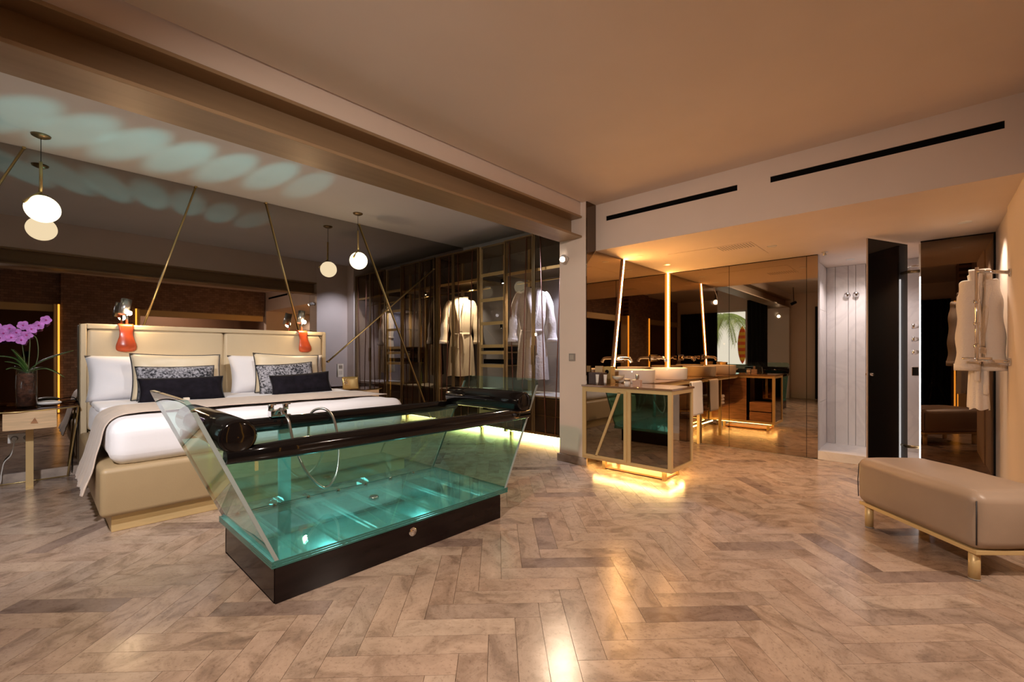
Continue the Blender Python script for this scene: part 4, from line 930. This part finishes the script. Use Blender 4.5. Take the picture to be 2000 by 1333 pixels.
for k, y in enumerate((.745, .655)):
    t = thing('robe_hook', (7.118, y, 1.93), 'round chrome hook on the marble shower wall, %s of the pair' % ('left' if k == 0 else 'right'), 'hook', 'hooks on the shower wall')
    MB().lathe([(.0001, .0), (.034, .0), (.034, .006), (.012, .01), (.012, .03), (.028, .034), (.03, .045), (.02, .052), (.0001, .053)], (0, 0, 0), 24).xf(Matrix.Translation((7.117, y, 1.955)) @ Matrix.Rotation(-PI/2, 4, 'Y')).out('knob', CHROME, t)
light('shower_light', 'SPOT', (6.67, .60, ZS-.03), 34, (1, .86, .82), .05, (6.75, .55, 0), 130, .8)
# added downlight, hidden by the beam, to brighten the bedding
t = thing('downlight', (1.5, 4.2, ZB), 'small added fill downlight in the ceiling over the bed', 'downlight')
MB().lathe([(.025, -.0005), (.043, -.004), (.046, 0)], (1.5, 4.2, ZB), 24).out('ring', PLAST, t)
MB().lathe([(.0001, -.0008), (.026, -.0008)], (1.5, 4.2, ZB), 20).out('lens', PLAST, t)
light('bed_fill_light', 'SPOT', (1.5, 4.2, ZB-.02), 75, (1, .93, .90), .04, (1.5, 4.9, .7), 74, .6, parent=t)
# ceiling fittings of the bathroom
def downlight(x, y, lab, e=0, col=WARM, on=True):
    t = thing('downlight', (x, y, ZS), lab, 'downlight', 'bathroom downlights')
    MB().lathe([(.025, -.0005), (.043, -.004), (.046, 0)], (x, y, ZS), 24).out('ring', PLAST, t)
    MB().lathe([(.0001, -.0008), (.026, -.0008)], (x, y, ZS), 20).out('lens', PLAST, t)
    if e: light('downlight_light', 'SPOT', (x, y, ZS-.02), e, col, .03, (x, y, 0), 110, .8, parent=t)
downlight(4.79, 2.45, 'small downlight above the slanting LED line', 60, WARM2)
downlight(5.47, 2.41, 'small downlight above the mirrored corner basin', 60, WARM2)
downlight(5.29, 1.19, 'round speaker in the ceiling near the middle mirror panel, given an added lamp', 70, WARM)  # a ceiling speaker; its lamp is added
downlight(5.46, -.24, 'small downlight above the robe by the right wall', 45, (1, .8, .62))
downlight(6.67, .67, 'round downlight in the shower ceiling')
t = thing('sprinkler', (6.0, .80, ZS), 'chrome fire sprinkler on the ceiling in front of the shower', 'sprinkler')
MB().lathe([(.032, 0), (.03, -.006), (.012, -.008), (.012, -.022), (.02, -.03), (.012, -.04), (.0001, -.04)], (6.0, .83, ZS-.0005), 20).out('head', STEEL, t)
t = thing('ceiling_hatch', (5.2, 1.8, ZS), 'flush access hatch with air grille in the orange lit ceiling', 'hatch')
B(4.93, 5.62, 1.30, 2.16, ZS-.003, ZS-.0005).out('panel', PLASTER, t)
for k in range(12): B(4.96, 5.16, 1.32+k*.028, 1.328+k*.028, ZS-.0045, ZS-.0031).out('slot', GREYP, t)

# ------------------------------------------------------------------ robe and valet rail on the right wall
robe((5.16, -.305, 1.86), math.radians(-80), .32, 1.10, TERRY, 'pale robe hanging from the chrome rail on the right wall', 'robe on the right wall', hanger=False, slim=.5, depth=.07)
t = thing('towel_valet', (5.1, YR, 1.1), 'chrome wall valet rail with swinging arms on the right wall', 'towel rail')
MB().cyl((4.90, -.28, 1.86), (4.90, -.28, 1.16), .011, 14).out('upright', CHROME, t)
MB().cyl((4.90, -.28, 1.83), (4.90, YR+.013, 1.80), .013, 12).out('upper_arm', CHROME, t)
MB().cyl((4.90, -.28, 1.155), (4.90, YR+.013, 1.14), .012, 12).out('lower_arm', CHROME, t)
MB().cyl((4.90, -.20, 1.165), (4.90, -.36, 1.165), .010, 12).out('cross_bar', CHROME, t)
for z in (1.60, 1.43, 1.26): MB().cyl((4.90, -.28, z-.012), (4.90, -.28, z+.012), .018, 14).out('collar', CHROME, t)
for z in (1.80, 1.14): MB().cyl((4.90, YR+.014, z), (4.90, YR+.026, z), .03, 18).out('wall_flange', CHROME, t)

# ------------------------------------------------------------------ bench
t = thing('upholstered_bench', (3.80, -.08, 0), 'taupe leather bench on a brass base at the right edge', 'bench')
yawb = math.atan2(.67, .74)
MBn = Matrix.Translation((3.80, -.085, 0)) @ Matrix.Rotation(yawb, 4, 'Z')
hl, hw = .415, .235
MB().softbox(-hl, hl, -hw, hw, .168, .475, .055, (10,8,6), bulge=.018, namp=.004, nsc=6).xf(MBn).out('cushion', BENCHL, t)
MB().box(-hl+.015, hl-.015, -hw+.015, hw-.015, .146, .170).xf(MBn).out('base_frame', BRASSP, t, bevel=.003)
for sx_ in (-1, 1):
    for sy_ in (-1, 1):
        p = (sx_*(hl-.06), sy_*(hw-.05))
        lg = MB().cyl((p[0], p[1], .006), (p[0], p[1], .147), .024, 24).xf(MBn).out('leg', BRASSP, t)
        MB().cyl((p[0], p[1], 0), (p[0], p[1], .007), .025, 24).xf(MBn).out('foot_pad', GREYP, lg)
        MB().tube([(sx_*(hl-.012), sy_*(hw-.012), .20), (sx_*(hl-.010), sy_*(hw-.010), .32), (sx_*(hl-.014), sy_*(hw-.014), .43)], .003, 6).xf(MBn).out('seam', PIPING, t)

# ------------------------------------------------------------------ photographer's camera, added fill spots, lounge spot, outdoors (seen in the mirrors)
t = thing('camera_tripod', (-.10, -.09, 0), 'black camera on a tripod reflected beside the orchid', 'camera')
B(-.16, -.05, -.15, -.05, 1.14, 1.25).out('camera_body', BLACKGL, t, bevel=.01)
MB().cyl((-.105, -.10, .55), (-.105, -.10, 1.14), .014, 12).out('column', BLACKGL, t)
for k in range(3):
    a = 2*PI*k/3+2.4
    MB().cyl((-.105, -.10, .80), (-.105+.28*math.cos(a), -.10+.28*math.sin(a), 0.005), .012, 10).out('leg', BLACKGL, t)
for (x, y, z, d, lab) in ((-.55, 2.45, 2.42, (.5, .75, -.45), 'added black fill spotlight beside the beam aimed at the bed'), (-.60, 1.10, 2.62, (.6, .3, -.72), 'added black fill spotlight left of the camera aimed at the tub')):
    s = thing('added_spotlight', (x, y, z), lab, 'spotlight', 'added fill spotlights')  # housings made up for the added fill spots
    dv = Vector(d).normalized(); p = Vector((x, y, z))-dv*.06
    MB().tube([p-dv*.07, p+dv*.05], .035, 18, cap=False).out('barrel', BLACKGL, s, solid=.003)
    MB().lathe([(.0001, 0), (.035, 0)], (0,0,0), 18).xf(Matrix.Translation(p-dv*.07) @ dv.to_track_quat('Z', 'Y').to_matrix().to_4x4()).out('rear_cap', BLACKGL, s)
    MB().cyl(p-dv*.02, (p.x, p.y, ZM), .008, 8).out('stem', BLACKGL, s)
s = thing('lounge_spotlight', (2.8, -1.55, 2.45), 'black ceiling spotlight in the lounge behind the camera', 'spotlight')
MB().tube([(2.72, -1.68, 2.60), (2.785, -1.575, 2.50)], .035, 18, cap=False).out('barrel', BLACKGL, s, solid=.003)
MB().cyl((2.74, -1.65, 2.56), (2.74, -1.65, 2.62), .01, 8).out('stem', BLACKGL, s)
t = thing('palm_tree', (-3.7, 5.1, 0), 'green palm fronds outside the window reflected in the bathroom mirror', 'palm')
PALM = pbr('palm_frond', (.30, .40, .10), .5, var=.3, nsc=5)
MB().tube(smooth_path([(-3.7, 5.55, 0), (-3.75, 5.5, 1.4), (-3.75, 5.12, 2.5)]), .12, 12).out('trunk', SOIL, t)
for k in range(15):
    a = 2*PI*k/15+.2; L_ = 1.3; mb = MB()
    top = Vector((-3.75, 5.1, 2.5)); pa = [top+Vector((math.cos(a)*L_*s, math.sin(a)*L_*s, .55*s-1.5*s*s)) for s in [i/16 for i in range(17)]]
    mb.tube(pa, .012, 5)
    for i in range(2, 17):
        tg = (pa[i]-pa[i-1]).normalized(); sd = tg.cross(Vector((0,0,1))).normalized()
        for s in (-1, 1):
            for h_ in (0, .5):
                q0 = pa[i-1].lerp(pa[i], h_); q1 = q0+sd*s*.42*(1.1-i/18)+tg*.18-Vector((0,0,.16))
                mb.add([q0-tg*.022, q0+tg*.022, q1], [(0, 1, 2)])
    mb.out('frond', PALM, t, weld=False)
t = thing('surfboard', (-2.55, 4.12, .6), 'red and yellow striped surfboard outside the window in the reflection', 'surfboard')
def bd(z): return .13*max(0, math.sin(PI*min(1, max(0, (z-.9)/1.15))))**.6
zs = [.9+1.15*k/12 for k in range(13)]
for k in range(12):
    z0, z1 = zs[k], zs[k+1]
    MB().hexa([(-2.55, 4.10-bd(z0), z0), (-2.50, 4.10-bd(z0), z0), (-2.50, 4.10+bd(z0), z0), (-2.55, 4.10+bd(z0), z0), (-2.55, 4.10-bd(z1), z1), (-2.50, 4.10-bd(z1), z1), (-2.50, 4.10+bd(z1), z1), (-2.55, 4.10+bd(z1), z1)]).out('stripe', MATS.get('board_%d' % (k % 2)) or pbr('board_%d' % (k % 2), ((.75, .10, .02), (.85, .45, .03))[k % 2], .4), t)
B(-7, -2.25, 2.0, 9.0, -.1, .0).out('terrace', pbr('white_terrace', (.85, .84, .82), .7), label='white sunlit terrace outside the window', cat='terrace')
B(-2.62, -2.42, 3.6, 4.9, 0, .88).out('parapet', MATS['white_terrace'], label='white parapet below the window outside', cat='parapet')
